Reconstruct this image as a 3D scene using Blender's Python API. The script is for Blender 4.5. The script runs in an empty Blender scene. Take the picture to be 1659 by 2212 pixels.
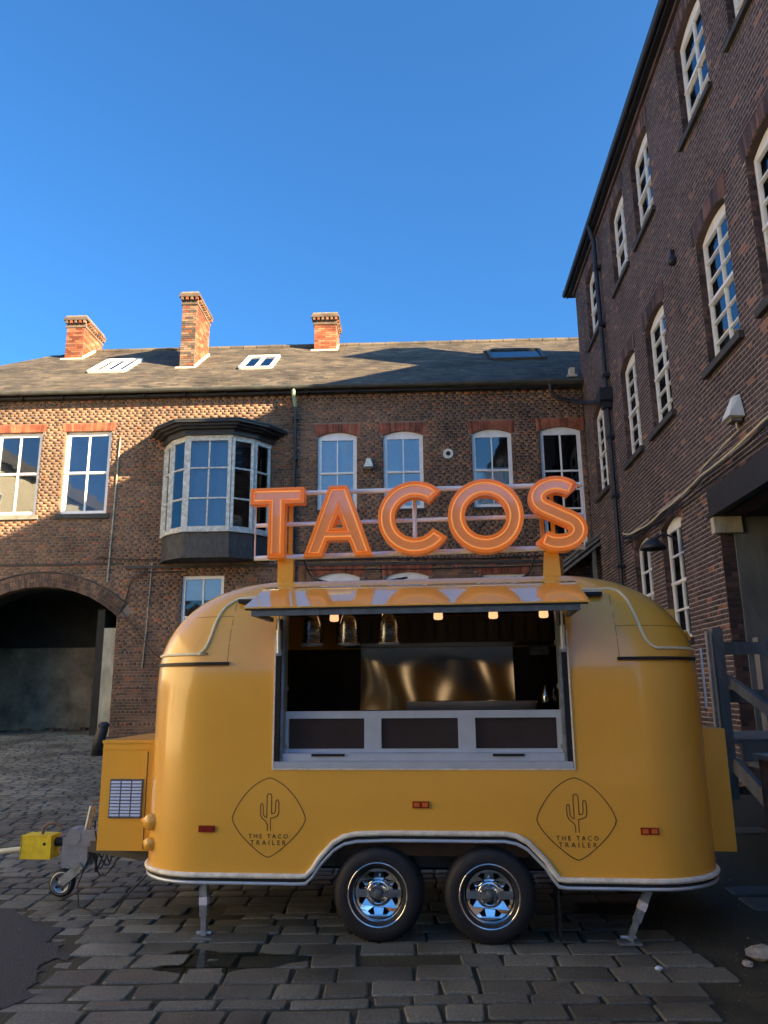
import bpy, math, random
import numpy as np
from mathutils import Vector, Matrix
from mathutils.geometry import tessellate_polygon
R = math.radians
rnd = random.Random(7)
nr = np.random.RandomState(11)
scene = bpy.context.scene
COL = scene.collection

# ------------------------------------------------------------------ camera, sky, sun, exposure
CAMH, PITCH, ROLL = 1.6, R(13.06), R(0.54)
cd = bpy.data.cameras.new('camera')
cam = bpy.data.objects.new('camera', cd)
COL.objects.link(cam)
cd.sensor_fit = 'VERTICAL'; cd.sensor_height = 36.0; cd.lens = 36.0 * 1655 / 2212
cd.clip_start = 0.05; cd.clip_end = 500
cam.matrix_world = Matrix.Translation((0, 0, CAMH)) @ Matrix.Rotation(R(90) + PITCH, 4, 'X') @ Matrix.Rotation(-ROLL, 4, 'Z')
scene.camera = cam

SUNV = Vector((1.0, -0.6, 0.495)).normalized()          # towards the sun
SUN_EL = math.asin(SUNV.z); SUN_AZ = math.atan2(SUNV.x, SUNV.y)   # azimuth clockwise from +Y
world = bpy.data.worlds.new('World'); scene.world = world; world.use_nodes = True
wn = world.node_tree; bg = wn.nodes['Background']
sky = wn.nodes.new('ShaderNodeTexSky'); sky.sky_type = 'NISHITA'; sky.sun_disc = False
sky.sun_elevation = SUN_EL; sky.sun_rotation = SUN_AZ
sky.altitude = 50; sky.air_density = 1.0; sky.dust_density = 3.0; sky.ozone_density = 10.0
wb_ = wn.nodes.new('ShaderNodeMix'); wb_.data_type = 'RGBA'; wb_.blend_type = 'MULTIPLY'; wb_.inputs[0].default_value = 1.0; wb_.inputs[7].default_value = (0.76, 1.10, 1.08, 1)
wn.links.new(sky.outputs[0], wb_.inputs[6]); wn.links.new(wb_.outputs[2], bg.inputs[0]); bg.inputs[1].default_value = 0.053
sd = bpy.data.lights.new('sun', 'SUN'); sun = bpy.data.objects.new('sun', sd); COL.objects.link(sun)
sd.energy = 5.0; sd.angle = R(0.5); sd.color = (1.0, 0.75, 0.45)
sun.rotation_euler = SUNV.to_track_quat('Z', 'Y').to_euler(); sun.location = (20, -12, 25)
scene.view_settings.view_transform = 'Standard'; scene.view_settings.look = 'None'
scene.view_settings.gamma = 1.0; scene.view_settings.use_curve_mapping = False
scene.view_settings.exposure = 2.58
scene.cycles.max_bounces = 8; scene.cycles.use_denoising = True

# ------------------------------------------------------------------ helpers
class MB:
    def __init__(s): s.v = []; s.f = []; s.m = []; s.t = []
    def quad(s, *ps, mi=0, t=0.5):
        i = len(s.v); s.v += [tuple(p) for p in ps]; s.f.append(tuple(range(i, i + len(ps)))); s.m.append(mi); s.t.append(t)
    def box(s, x0, x1, y0, y1, z0, z1, mi=0, t=0.5, ch=0.0):
        i = len(s.v)
        s.v += [(x0,y0,z0),(x1,y0,z0),(x1,y1,z0),(x0,y1,z0),(x0,y0,z1),(x1,y0,z1),(x1,y1,z1),(x0,y1,z1)]
        for f in ((0,3,2,1),(4,5,6,7),(0,1,5,4),(1,2,6,5),(2,3,7,6),(3,0,4,7)):
            s.f.append(tuple(i + k for k in f)); s.m.append(mi); s.t.append(t)
    def bar(s, a, b, w, h, mi=0, t=0.5, up=(0, 0, 1)):
        a = Vector(a); b = Vector(b); d = (b - a).normalized(); up = Vector(up)
        if abs(d.dot(up)) > 0.98: up = Vector((0, 1, 0))
        sx = d.cross(up).normalized(); sz = sx.cross(d).normalized(); i = len(s.v)
        for p in (a, b):
            for ax, az in ((-1,-1),(1,-1),(1,1),(-1,1)): s.v.append(tuple(p + sx*ax*w/2 + sz*az*h/2))
        for f in ((0,1,2,3),(7,6,5,4),(0,4,5,1),(1,5,6,2),(2,6,7,3),(3,7,4,0)):
            s.f.append(tuple(i + k for k in f)); s.m.append(mi); s.t.append(t)
    def tube(s, pts, r, n=8, mi=0, closed=False, t=0.5, caps=True):
        pts = [Vector(p) for p in pts]; N = len(pts); i0 = len(s.v); nrm = None
        for k, p in enumerate(pts):
            a = pts[(k-1) % N] if (k or closed) else p; b = pts[(k+1) % N] if (k < N-1 or closed) else p
            d = (b - a)
            d = d.normalized() if d.length > 1e-9 else Vector((0, 0, 1))
            if nrm is None:
                nrm = d.orthogonal().normalized()
            nrm = (nrm - d * nrm.dot(d))
            nrm = nrm.normalized() if nrm.length > 1e-6 else d.orthogonal().normalized()
            bn = d.cross(nrm)
            rr = r[k] if isinstance(r, (list, tuple)) else r
            for j in range(n):
                c, q = math.cos(2*math.pi*j/n), math.sin(2*math.pi*j/n)
                s.v.append(tuple(p + nrm*c*rr + bn*q*rr))
        for k in range(N if closed else N-1):
            for j in range(n):
                a = i0 + k*n + j; b = i0 + k*n + (j+1) % n; c = i0 + ((k+1) % N)*n + (j+1) % n; d = i0 + ((k+1) % N)*n + j
                s.f.append((a, b, c, d)); s.m.append(mi); s.t.append(t)
        if not closed and caps:
            s.f.append(tuple(i0 + j for j in reversed(range(n)))); s.m.append(mi); s.t.append(t)
            s.f.append(tuple(i0 + (N-1)*n + j for j in range(n))); s.m.append(mi); s.t.append(t)
    def lathe(s, prof, c, axis='y', n=32, mi=0, t=0.5, closed=False):
        # prof: list of (radius, along axis); axis y or z
        i0 = len(s.v); c = Vector(c)
        for rr, h in prof:
            for j in range(n):
                a = 2*math.pi*j/n
                if axis == 'y': s.v.append((c.x + rr*math.cos(a), c.y + h, c.z + rr*math.sin(a)))
                elif axis == 'x': s.v.append((c.x + h, c.y + rr*math.cos(a), c.z + rr*math.sin(a)))
                else: s.v.append((c.x + rr*math.cos(a), c.y + rr*math.sin(a), c.z + h))
        P = len(prof)
        for k in range(P if closed else P-1):
            for j in range(n):
                k2 = (k+1) % P
                s.f.append((i0+k*n+j, i0+k*n+(j+1) % n, i0+k2*n+(j+1) % n, i0+k2*n+j)); s.m.append(mi); s.t.append(t)
    def prism(s, loops, y0, y1, mi=0, side=None, t=0.5, M=None, back=True):
        # loops of (x,z): outer + holes, extruded in y
        side = mi if side is None else side
        base = len(s.v); flat = [p for l in loops for p in l]
        f = (lambda p: p) if M is None else (lambda p: tuple(M @ Vector(p)))
        s.v += [f((x, y0, z)) for x, z in flat] + [f((x, y1, z)) for x, z in flat]; n = len(flat)
        tris = tessellate_polygon([[Vector((x, z, 0)) for x, z in l] for l in loops])
        for tr in tris:
            a, b, c = [flat[q] for q in tr]
            ar = (b[0]-a[0])*(c[1]-a[1]) - (b[1]-a[1])*(c[0]-a[0])
            if abs(ar) < 1e-12: continue
            tr = tuple(tr) if ar > 0 else tuple(reversed(tr))
            s.f.append(tuple(base + q for q in tr)); s.m.append(mi); s.t.append(t)
            if back: s.f.append(tuple(base + n + q for q in reversed(tr))); s.m.append(side); s.t.append(t)
        o = 0
        for l in loops:
            L = len(l)
            for k in range(L):
                a, b = base+o+k, base+o+(k+1) % L
                s.f.append((a, b, b+n, a+n)); s.m.append(side); s.t.append(t)
            o += L
    def build(s, name, mats, parent=None, smooth=False, loc=None, auto=None):
        me = bpy.data.meshes.new(name)
        me.from_pydata(s.v, [], s.f); 
        if not isinstance(mats, (list, tuple)): mats = [mats]
        for m in mats: me.materials.append(m)
        if len(mats) > 1: me.polygons.foreach_set('material_index', s.m)
        at = me.attributes.new('tint', 'FLOAT', 'FACE'); at.data.foreach_set('value', s.t)
        if smooth: me.polygons.foreach_set('use_smooth', [True]*len(me.polygons))
        me.update()
        if auto is not None: me.set_sharp_from_angle(angle=R(auto))
        o = bpy.data.objects.new(name, me); COL.objects.link(o)
        if parent: o.parent = parent
        if loc: o.location = loc
        return o

def empty(name, loc=(0,0,0), rz=0.0):
    o = bpy.data.objects.new(name, None); COL.objects.link(o); o.location = loc; o.rotation_euler = (0, 0, rz); o.empty_display_size = 0.2
    return o
def tag(o, label=None, cat=None, group=None, kind=None):
    for k, v in (('label', label), ('category', cat), ('group', group), ('kind', kind)):
        if v: o[k] = v
    return o
def inst(name, me, parent, loc, rot=None, sc=None):
    o = bpy.data.objects.new(name, me); COL.objects.link(o); o.parent = parent; o.location = loc
    if rot: o.rotation_euler = rot
    if sc: o.scale = sc
    return o

# materials -----------------------------------------------------------
def mat(name, col, rough=0.5, metal=0.0, noise=0.0, nscale=8.0, bump=0.0, bscale=60.0, coat=0.0, spec=0.5, emit=None, es=0.0, stretch=None, crough=0.03, rvar=0.0, alpha=None):
    m = bpy.data.materials.new(name); m.use_nodes = True; nt = m.node_tree; b = nt.nodes['Principled BSDF']
    b.inputs['Base Color'].default_value = (*col, 1); b.inputs['Roughness'].default_value = rough; b.inputs['Metallic'].default_value = metal
    b.inputs['Coat Weight'].default_value = coat; b.inputs['Coat Roughness'].default_value = crough
    b.inputs['Specular IOR Level'].default_value = spec
    if emit: b.inputs['Emission Color'].default_value = (*emit, 1); b.inputs['Emission Strength'].default_value = es
    if noise or bump or rvar:
        tc = nt.nodes.new('ShaderNodeTexCoord'); mp = nt.nodes.new('ShaderNodeMapping'); nt.links.new(tc.outputs['Object'], mp.inputs[0])
        if stretch: mp.inputs['Scale'].default_value = stretch
    if noise or rvar:
        n = nt.nodes.new('ShaderNodeTexNoise'); n.inputs['Scale'].default_value = nscale; n.inputs['Detail'].default_value = 6; n.inputs['Roughness'].default_value = 0.65
        nt.links.new(mp.outputs[0], n.inputs[0])
    if noise:
        r = nt.nodes.new('ShaderNodeMapRange'); r.inputs[1].default_value = 0.3; r.inputs[2].default_value = 0.7
        r.inputs[3].default_value = 1-noise; r.inputs[4].default_value = 1+noise*0.6
        nt.links.new(n.outputs[0], r.inputs[0])
        mx = nt.nodes.new('ShaderNodeMix'); mx.data_type = 'RGBA'; mx.blend_type = 'MULTIPLY'; mx.inputs[0].default_value = 1.0
        mx.inputs[6].default_value = (*col, 1); nt.links.new(r.outputs[0], mx.inputs[7]); nt.links.new(mx.outputs[2], b.inputs['Base Color'])
    if rvar:
        r2 = nt.nodes.new('ShaderNodeMapRange'); r2.inputs[1].default_value = 0.35; r2.inputs[2].default_value = 0.65
        r2.inputs[3].default_value = max(0.02, rough-rvar); r2.inputs[4].default_value = min(1, rough+rvar)
        nt.links.new(n.outputs[0], r2.inputs[0]); nt.links.new(r2.outputs[0], b.inputs['Roughness'])
    if bump:
        n2 = nt.nodes.new('ShaderNodeTexNoise'); n2.inputs['Scale'].default_value = bscale; n2.inputs['Detail'].default_value = 4
        nt.links.new(mp.outputs[0], n2.inputs[0]); bp = nt.nodes.new('ShaderNodeBump'); bp.inputs['Strength'].default_value = bump; bp.inputs['Distance'].default_value = 0.01
        nt.links.new(n2.outputs[0], bp.inputs['Height']); nt.links.new(bp.outputs[0], b.inputs['Normal'])
    return m

def tint_mat(name, stops, rough=0.85, blotch=(0.55, 1.35), nscale=1.3, fine=30.0, bump=0.5, grime=None, rvar=0.0, spec=0.4, fr=(0.82, 1.18)):
    """piece colour from the face attribute 'tint', weathered by two noises"""
    m = bpy.data.materials.new(name); m.use_nodes = True; nt = m.node_tree; b = nt.nodes['Principled BSDF']; L = nt.links.new
    a = nt.nodes.new('ShaderNodeAttribute'); a.attribute_name = 'tint'
    cr = nt.nodes.new('ShaderNodeValToRGB'); e = cr.color_ramp.elements
    e[0].position, e[0].color = stops[0][0], (*stops[0][1], 1); e[1].position, e[1].color = stops[-1][0], (*stops[-1][1], 1)
    for p, c in stops[1:-1]: q = e.new(p); q.color = (*c, 1)
    L(a.outputs['Fac'], cr.inputs[0])
    g = nt.nodes.new('ShaderNodeNewGeometry')
    n1 = nt.nodes.new('ShaderNodeTexNoise'); n1.inputs['Scale'].default_value = nscale; n1.inputs['Detail'].default_value = 5; L(g.outputs['Position'], n1.inputs[0])
    n2 = nt.nodes.new('ShaderNodeTexNoise'); n2.inputs['Scale'].default_value = fine; n2.inputs['Detail'].default_value = 5; n2.inputs['Roughness'].default_value = 0.7; L(g.outputs['Position'], n2.inputs[0])
    r1 = nt.nodes.new('ShaderNodeMapRange'); r1.inputs[1].default_value = 0.3; r1.inputs[2].default_value = 0.7; r1.inputs[3].default_value, r1.inputs[4].default_value = blotch; L(n1.outputs[0], r1.inputs[0])
    r2 = nt.nodes.new('ShaderNodeMapRange'); r2.inputs[1].default_value = 0.3; r2.inputs[2].default_value = 0.7; r2.inputs[3].default_value, r2.inputs[4].default_value = fr; L(n2.outputs[0], r2.inputs[0])
    mu = nt.nodes.new('ShaderNodeMath'); mu.operation = 'MULTIPLY'; L(r1.outputs[0], mu.inputs[0]); L(r2.outputs[0], mu.inputs[1])
    mx = nt.nodes.new('ShaderNodeMix'); mx.data_type = 'RGBA'; mx.blend_type = 'MULTIPLY'; mx.inputs[0].default_value = 1; L(cr.outputs[0], mx.inputs[6]); L(mu.outputs[0], mx.inputs[7])
    out = mx.outputs[2]
    if grime:
        n3 = nt.nodes.new('ShaderNodeTexNoise'); n3.inputs['Scale'].default_value = grime[1]; n3.inputs['Detail'].default_value = 7; n3.inputs['Roughness'].default_value = 0.7; L(g.outputs['Position'], n3.inputs[0])
        r3 = nt.nodes.new('ShaderNodeMapRange'); r3.inputs[1].default_value = grime[2]; r3.inputs[2].default_value = grime[2] + 0.12; r3.inputs[3].default_value = 0; r3.inputs[4].default_value = grime[3]; L(n3.outputs[0], r3.inputs[0])
        m3 = nt.nodes.new('ShaderNodeMix'); m3.data_type = 'RGBA'; L(r3.outputs[0], m3.inputs[0]); L(out, m3.inputs[6]); m3.inputs[7].default_value = (*grime[0], 1); out = m3.outputs[2]
    L(out, b.inputs['Base Color']); b.inputs['Roughness'].default_value = rough; b.inputs['Specular IOR Level'].default_value = spec
    if rvar:
        r4 = nt.nodes.new('ShaderNodeMapRange'); r4.inputs[1].default_value = 0.35; r4.inputs[2].default_value = 0.65; r4.inputs[3].default_value = rough-rvar; r4.inputs[4].default_value = min(1, rough+rvar)
        L(n1.outputs[0], r4.inputs[0]); L(r4.outputs[0], b.inputs['Roughness'])
    bp = nt.nodes.new('ShaderNodeBump'); bp.inputs['Strength'].default_value = bump; bp.inputs['Distance'].default_value = 0.006; L(n2.outputs[0], bp.inputs['Height']); L(bp.outputs[0], b.inputs['Normal'])
    return m

def brushed(name, col, rough):
    m = mat(name, col, rough, 1.0); nt = m.node_tree; b = nt.nodes['Principled BSDF']; L = nt.links.new
    tc = nt.nodes.new('ShaderNodeTexCoord'); mp = nt.nodes.new('ShaderNodeMapping'); mp.inputs['Scale'].default_value = (2.0, 1, 330); L(tc.outputs['Object'], mp.inputs[0])
    n = nt.nodes.new('ShaderNodeTexNoise'); n.inputs['Scale'].default_value = 1.0; n.inputs['Detail'].default_value = 1; L(mp.outputs[0], n.inputs[0])
    bp = nt.nodes.new('ShaderNodeBump'); bp.inputs['Strength'].default_value = 1.0; bp.inputs['Distance'].default_value = 0.0016; L(n.outputs[0], bp.inputs['Height']); L(bp.outputs[0], b.inputs['Normal'])
    return m
def glass_mat(name, tint, refl=1.7, tr=0.6):
    m = bpy.data.materials.new(name); m.use_nodes = True; nt = m.node_tree; L = nt.links.new
    nt.nodes.remove(nt.nodes['Principled BSDF']); out = nt.nodes['Material Output']
    gl = nt.nodes.new('ShaderNodeBsdfGlossy'); gl.inputs['Roughness'].default_value = 0.02; gl.inputs['Color'].default_value = (0.95, 0.97, 1, 1)
    g = nt.nodes.new('ShaderNodeTexCoord'); n = nt.nodes.new('ShaderNodeTexNoise'); n.inputs['Scale'].default_value = 1.7; L(g.outputs['Object'], n.inputs[0])
    bp = nt.nodes.new('ShaderNodeBump'); bp.inputs['Strength'].default_value = 0.12; bp.inputs['Distance'].default_value = 0.03; L(n.outputs[0], bp.inputs['Height']); L(bp.outputs[0], gl.inputs['Normal'])
    tp = nt.nodes.new('ShaderNodeBsdfTransparent'); tp.inputs[0].default_value = (*tint, 1)
    fr = nt.nodes.new('ShaderNodeFresnel'); fr.inputs[0].default_value = refl
    mx = nt.nodes.new('ShaderNodeMixShader'); L(fr.outputs[0], mx.inputs[0]); L(tp.outputs[0], mx.inputs[1]); L(gl.outputs[0], mx.inputs[2]); L(mx.outputs[0], out.inputs[0])
    return m

BR = [(0.0, (0.06, 0.045, 0.040)), (0.25, (0.12, 0.078, 0.060)), (0.5, (0.19, 0.110, 0.068)), (0.8, (0.25, 0.136, 0.078)), (0.92, (0.32, 0.175, 0.098)), (1.0, (0.29, 0.11, 0.06))]
M = dict(
    brick=tint_mat('old_brown_brick', [(p, tuple(min(1, k*1.0) for k in c)) for p, c in BR], grime=((0.03, 0.027, 0.027), 0.9, 0.58, 0.5)),
    creamwall=mat('sunlit_cream_render', (0.58, 0.52, 0.38), 0.9, noise=0.12, nscale=0.6),
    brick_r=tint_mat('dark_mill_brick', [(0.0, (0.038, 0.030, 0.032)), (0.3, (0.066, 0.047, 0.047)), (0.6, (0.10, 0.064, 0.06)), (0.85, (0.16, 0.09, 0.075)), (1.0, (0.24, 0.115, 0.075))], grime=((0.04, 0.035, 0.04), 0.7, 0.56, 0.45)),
    brick_c=tint_mat('red_chimney_brick', [(0.0, (0.16, 0.045, 0.02)), (0.5, (0.27, 0.075, 0.032)), (1.0, (0.34, 0.135, 0.07))], grime=((0.12, 0.10, 0.07), 2.5, 0.58, 0.5)),
    brick_d=tint_mat('sooty_shaded_brick', [(0.0, (0.07, 0.055, 0.045)), (0.5, (0.13, 0.09, 0.06)), (1.0, (0.22, 0.14, 0.09))], nscale=2.5),
    brick_l=tint_mat('gauged_red_brick', [(0.0, (0.17, 0.055, 0.035)), (0.5, (0.30, 0.085, 0.045)), (1.0, (0.38, 0.14, 0.07))], nscale=4),
    mortar=mat('lime_mortar', (0.24, 0.19, 0.15), 0.95, noise=0.45, nscale=2.2, bump=0.4, bscale=120),
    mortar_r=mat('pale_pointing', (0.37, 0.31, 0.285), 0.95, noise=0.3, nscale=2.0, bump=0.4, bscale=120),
    slate=tint_mat('roof_slate', [(0.0, (0.045, 0.039, 0.032)), (0.5, (0.075, 0.063, 0.048)), (1.0, (0.115, 0.092, 0.065))], rough=0.75, grime=((0.17, 0.145, 0.08), 3.0, 0.56, 0.5), nscale=1.0),
    sett=tint_mat('worn_sandstone_sett', [(0.0, (0.090, 0.090, 0.075)), (0.5, (0.142, 0.137, 0.108)), (1.0, (0.20, 0.198, 0.162))], rough=0.52, rvar=0.2, nscale=1.1, fine=60, fr=(0.55, 1.5), bump=1.0, grime=((0.03, 0.034, 0.02), 5.0, 0.6, 0.7), spec=0.5),
    soil=mat('mossy_joint_soil', (0.048, 0.046, 0.028), 0.9, noise=0.5, nscale=3, bump=0.9, bscale=60, rvar=0.15),
    tarmac=mat('patched_tarmac', (0.042, 0.046, 0.052), 0.75, noise=0.85, nscale=38, bump=1.0, bscale=110, rvar=0.1),
    lead=mat('lead_flashing', (0.62, 0.55, 0.42), 0.6, noise=0.25, nscale=6),
    white=mat('white_window_paint', (0.82, 0.83, 0.83), 0.4, noise=0.12, nscale=5),
    oldwhite=mat('weathered_white_paint', (0.55, 0.57, 0.55), 0.6, noise=0.45, nscale=9, bump=0.3),
    black=mat('black_iron_paint', (0.02, 0.021, 0.025), 0.5, noise=0.3, nscale=6),
    gutter=mat('grey_green_gutter', (0.07, 0.075, 0.07), 0.6, noise=0.4, nscale=4),
    gutterg=mat('verdigris_outlet', (0.30, 0.42, 0.30), 0.8, noise=0.3, nscale=14),
    stone=mat('weathered_stone', (0.22, 0.21, 0.18), 0.85, noise=0.4, nscale=6, bump=0.5),
    darkstone=mat('sooty_sill_stone', (0.055, 0.052, 0.05), 0.8, noise=0.4, nscale=6, bump=0.4),
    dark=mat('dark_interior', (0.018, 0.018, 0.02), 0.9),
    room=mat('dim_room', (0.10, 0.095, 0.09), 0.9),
    blind=mat('pale_blind_sky_tone', (0.66, 0.78, 0.86), 0.8, noise=0.1, nscale=3),  # pale blue carries sky reflected in the panes besides any blind colour
    blindb=mat('lowered_blue_blind', (0.16, 0.26, 0.42), 0.8, noise=0.1, nscale=3),
    curtain=mat('white_net_curtain', (0.75, 0.76, 0.74), 0.9, noise=0.15, nscale=6, stretch=(8, 1, 0.3)),
    glass=glass_mat('window_glass', (0.93, 0.96, 0.98)),
    glassd=glass_mat('dim_window_glass', (0.5, 0.55, 0.58), 1.6),
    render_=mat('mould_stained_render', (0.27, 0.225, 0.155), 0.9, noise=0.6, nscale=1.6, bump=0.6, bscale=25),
    concrete=mat('pale_concrete', (0.42, 0.40, 0.30), 0.85, noise=0.4, nscale=4, bump=0.4, stretch=(2, 2, 0.5)),
    concrete_b=mat('grey_concrete', (0.135, 0.155, 0.16), 0.8, noise=0.35, nscale=3, bump=0.4, stretch=(2, 2, 0.6)),
    timber=mat('weathered_grey_timber', (0.19, 0.18, 0.155), 0.8, noise=0.45, nscale=6, bump=0.6, bscale=25, stretch=(1, 1, 0.15)),
    timberp=mat('pale_cut_timber', (0.34, 0.30, 0.24), 0.8, noise=0.3, nscale=9),
    rust=mat('brown_rusty_board', (0.22, 0.14, 0.095), 0.8, noise=0.5, nscale=5, bump=0.5),
    yellow=mat('mustard_yellow_paint', (0.92, 0.475, 0.06), 0.34, coat=0.8, crough=0.11, noise=0.06, nscale=1.2, bump=0.10, bscale=2.2),
    yellowb=mat('mustard_box_paint', (0.90, 0.46, 0.05), 0.33, coat=0.6, crough=0.12, noise=0.05, nscale=3),
    cream=mat('cream_rubber_piping', (0.92, 0.83, 0.55), 0.5, noise=0.1, nscale=12),
    creamw=mat('dirty_white_trim', (0.92, 0.87, 0.74), 0.5, noise=0.3, nscale=14),
    rubber=mat('black_rubber', (0.012, 0.012, 0.014), 0.55, spec=0.4),
    tyre=mat('tyre_rubber', (0.016, 0.017, 0.022), 0.62, noise=0.3, nscale=14, bump=0.25, bscale=80),
    steel=mat('brushed_stainless', (0.62, 0.66, 0.70), 0.25, 1.0, noise=0.12, nscale=10, stretch=(1, 1, 14), bump=0.12, bscale=20, rvar=0.06),
    steelp=mat('polished_splashback', (0.62, 0.70, 0.74), 0.16, 1.0, noise=0.15, nscale=3),
    alu=mat('anodised_aluminium', (0.60, 0.68, 0.78), 0.32, 0.35, noise=0.1, nscale=8),
    galv=mat('galvanised_steel', (0.36, 0.40, 0.43), 0.45, 0.7, noise=0.35, nscale=22, rvar=0.1),
    galvd=mat('dull_chassis_steel', (0.14, 0.165, 0.18), 0.55, 0.5, noise=0.35, nscale=10),
    chrome=mat('chromed_wheel_steel', (0.80, 0.80, 0.81), 0.10, 1.0, noise=0.2, nscale=14, rvar=0.06),
    panel=mat('dark_smoked_panel', (0.035, 0.027, 0.03), 0.3, noise=0.2, nscale=3, coat=0.3),
    inner=mat('black_brown_lining', (0.045, 0.026, 0.018), 0.35, noise=0.4, nscale=4, spec=0.4),
    orange=mat('orange_letter_return', (0.95, 0.26, 0.02), 0.35, coat=0.5, crough=0.1, emit=(1.0, 0.22, 0.0), es=0.02),
    face=mat('glossy_orange_acrylic', (0.85, 0.30, 0.10), 0.10, coat=1.0, crough=0.03, spec=0.8, emit=(1.0, 0.30, 0.06), es=0.02),
    neon=mat('pale_orange_neon', (0.98, 0.50, 0.16), 0.4, emit=(1.0, 0.38, 0.08), es=0.055),
    framew=mat('white_powder_coat', (0.92, 0.97, 1.0), 0.25, noise=0.15, nscale=10),
    ink=mat('dark_brown_vinyl', (0.10, 0.045, 0.015), 0.5),
    red=mat('red_reflector_plastic', (0.30, 0.02, 0.008), 0.2, coat=0.8),
    amber=mat('amber_marker_plastic', (0.75, 0.17, 0.03), 0.2, coat=0.8),
    bulb=mat('warm_lit_bulb', (0.9, 0.6, 0.35), 0.4, emit=(1.0, 0.55, 0.25), es=0.2),
    lockyellow=mat('bright_yellow_lock', (0.85, 0.62, 0.03), 0.45, noise=0.2, nscale=18),
    plastic=mat('grey_cast_plastic', (0.24, 0.26, 0.29), 0.5, noise=0.2, nscale=16),
    plasticw=mat('off_white_plastic', (0.74, 0.76, 0.68), 0.5, noise=0.15, nscale=9),
    cablec=mat('cream_cable', (0.62, 0.58, 0.42), 0.5),
    sticker=mat('pale_label', (0.72, 0.70, 0.78), 0.5, noise=0.2, nscale=60),
    louver=mat('silver_louvre', (0.66, 0.68, 0.72), 0.35, 0.4),
    rubble=mat('pale_broken_mortar', (0.34, 0.33, 0.30), 0.9, noise=0.4, nscale=14, bump=0.8, bscale=40),
    grit=mat('grit', (0.17, 0.17, 0.155), 0.85),
    skyl=mat('skylight_frame', (0.70, 0.72, 0.66), 0.5, noise=0.2, nscale=6),
)
M['splash'] = mat('polished_splashback', (0.60, 0.70, 0.76), 0.115, 1.0, noise=0.12, nscale=3)
M['yellowg'] = mat('waxed_mustard_paint', (0.92, 0.475, 0.06), 0.25, coat=1.0, crough=0.02)
def water():
    m = bpy.data.materials.new('puddle_water'); m.use_nodes = True; b = m.node_tree.nodes['Principled BSDF']
    b.inputs['Transmission Weight'].default_value = 1.0; b.inputs['IOR'].default_value = 1.33; b.inputs['Roughness'].default_value = 0.02
    b.inputs['Base Color'].default_value = (0.55, 0.56, 0.5, 1); return m
M['water'] = water()
M['shade_black'] = mat('shade_black_render', (0.03, 0.03, 0.027), 0.95, noise=0.4, nscale=3)  # black in the colour stands for daylight fading inside passage; also gate leaf
M['blackw'] = mat('flaking_dark_timber', (0.055, 0.058, 0.062), 0.7, noise=0.6, nscale=14, bump=0.5, bscale=30, stretch=(1, 1, 0.3))

# camera test used only to choose which alike pieces show largest
def view(p):
    x, y, z = p[0], p[1], p[2] - CAMH
    d = y*math.cos(PITCH) + z*math.sin(PITCH)
    if d < 0.2: return None
    v = (-y*math.sin(PITCH) + z*math.cos(PITCH))/d; u = x/d
    return u, v, d
def size_key(p, nrm=None):
    w = view(p)
    if w is None or abs(w[0]) > 0.50 or abs(w[1]) > 0.667: return 0.0
    px, py = 829.5 + 1655*w[0], 1106 - 1655*w[1]
    if p[1] > 6.8 and 340 < px < 1520 and py > 1265: return 0.0
    if p[1] > 6.8 and 225 < px < 340 and py > 1600: return 0.0
    if p[1] > 6.8 and 545 < px < 1265 and 1040 < py < 1210: return 0.0
    f = 1.0
    if nrm is not None:
        q = Vector(p) - Vector((0, 0, CAMH)); f = abs(q.normalized().dot(nrm))
    return f/(w[2]*w[2])

# ------------------------------------------------------------------ walls of separate bricks
def cut(iv, blocks):
    out = [iv]
    for a, b in blocks:
        nx = []
        for c, d in out:
            if b <= c or a >= d: nx.append((c, d)); continue
            if a > c: nx.append((c, a))
            if b < d: nx.append((b, d))
        out = nx
    return [(a, b) for a, b in out if b - a > 0.025]

def fast_boxes(arr, name, mats, parent):
    """arr rows: x0,x1,y0,y1,z0,z1,tint -> five-sided boxes (no back), front at y0"""
    a = np.array(arr, dtype=np.float64); n = len(a)
    X = a[:, [0,1,1,0,0,1,1,0]]; Y = a[:, [2,2,2,2,3,3,3,3]]; Z = a[:, [4,4,5,5,4,4,5,5]]
    V = np.stack([X, Y, Z], 2).reshape(-1, 3)
    F = np.array([[0,1,2,3],[1,5,6,2],[4,0,3,7],[3,2,6,7],[4,5,1,0]])
    FF = (F[None] + (np.arange(n)*8)[:, None, None]).reshape(-1, 4)
    me = bpy.data.meshes.new(name); me.vertices.add(len(V)); me.vertices.foreach_set('co', V.ravel())
    me.loops.add(FF.size); me.loops.foreach_set('vertex_index', FF.ravel().astype(np.int32))
    me.polygons.add(len(FF)); me.polygons.foreach_set('loop_start', np.arange(0, FF.size, 4, dtype=np.int32))
    me.update(calc_edges=True)
    me.materials.append(mats); at = me.attributes.new('tint', 'FLOAT', 'FACE'); at.data.foreach_set('value', np.repeat(a[:, 6], 5).astype(np.float32))
    o = bpy.data.objects.new(name, me); COL.objects.link(o); o.parent = parent
    return o

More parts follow.
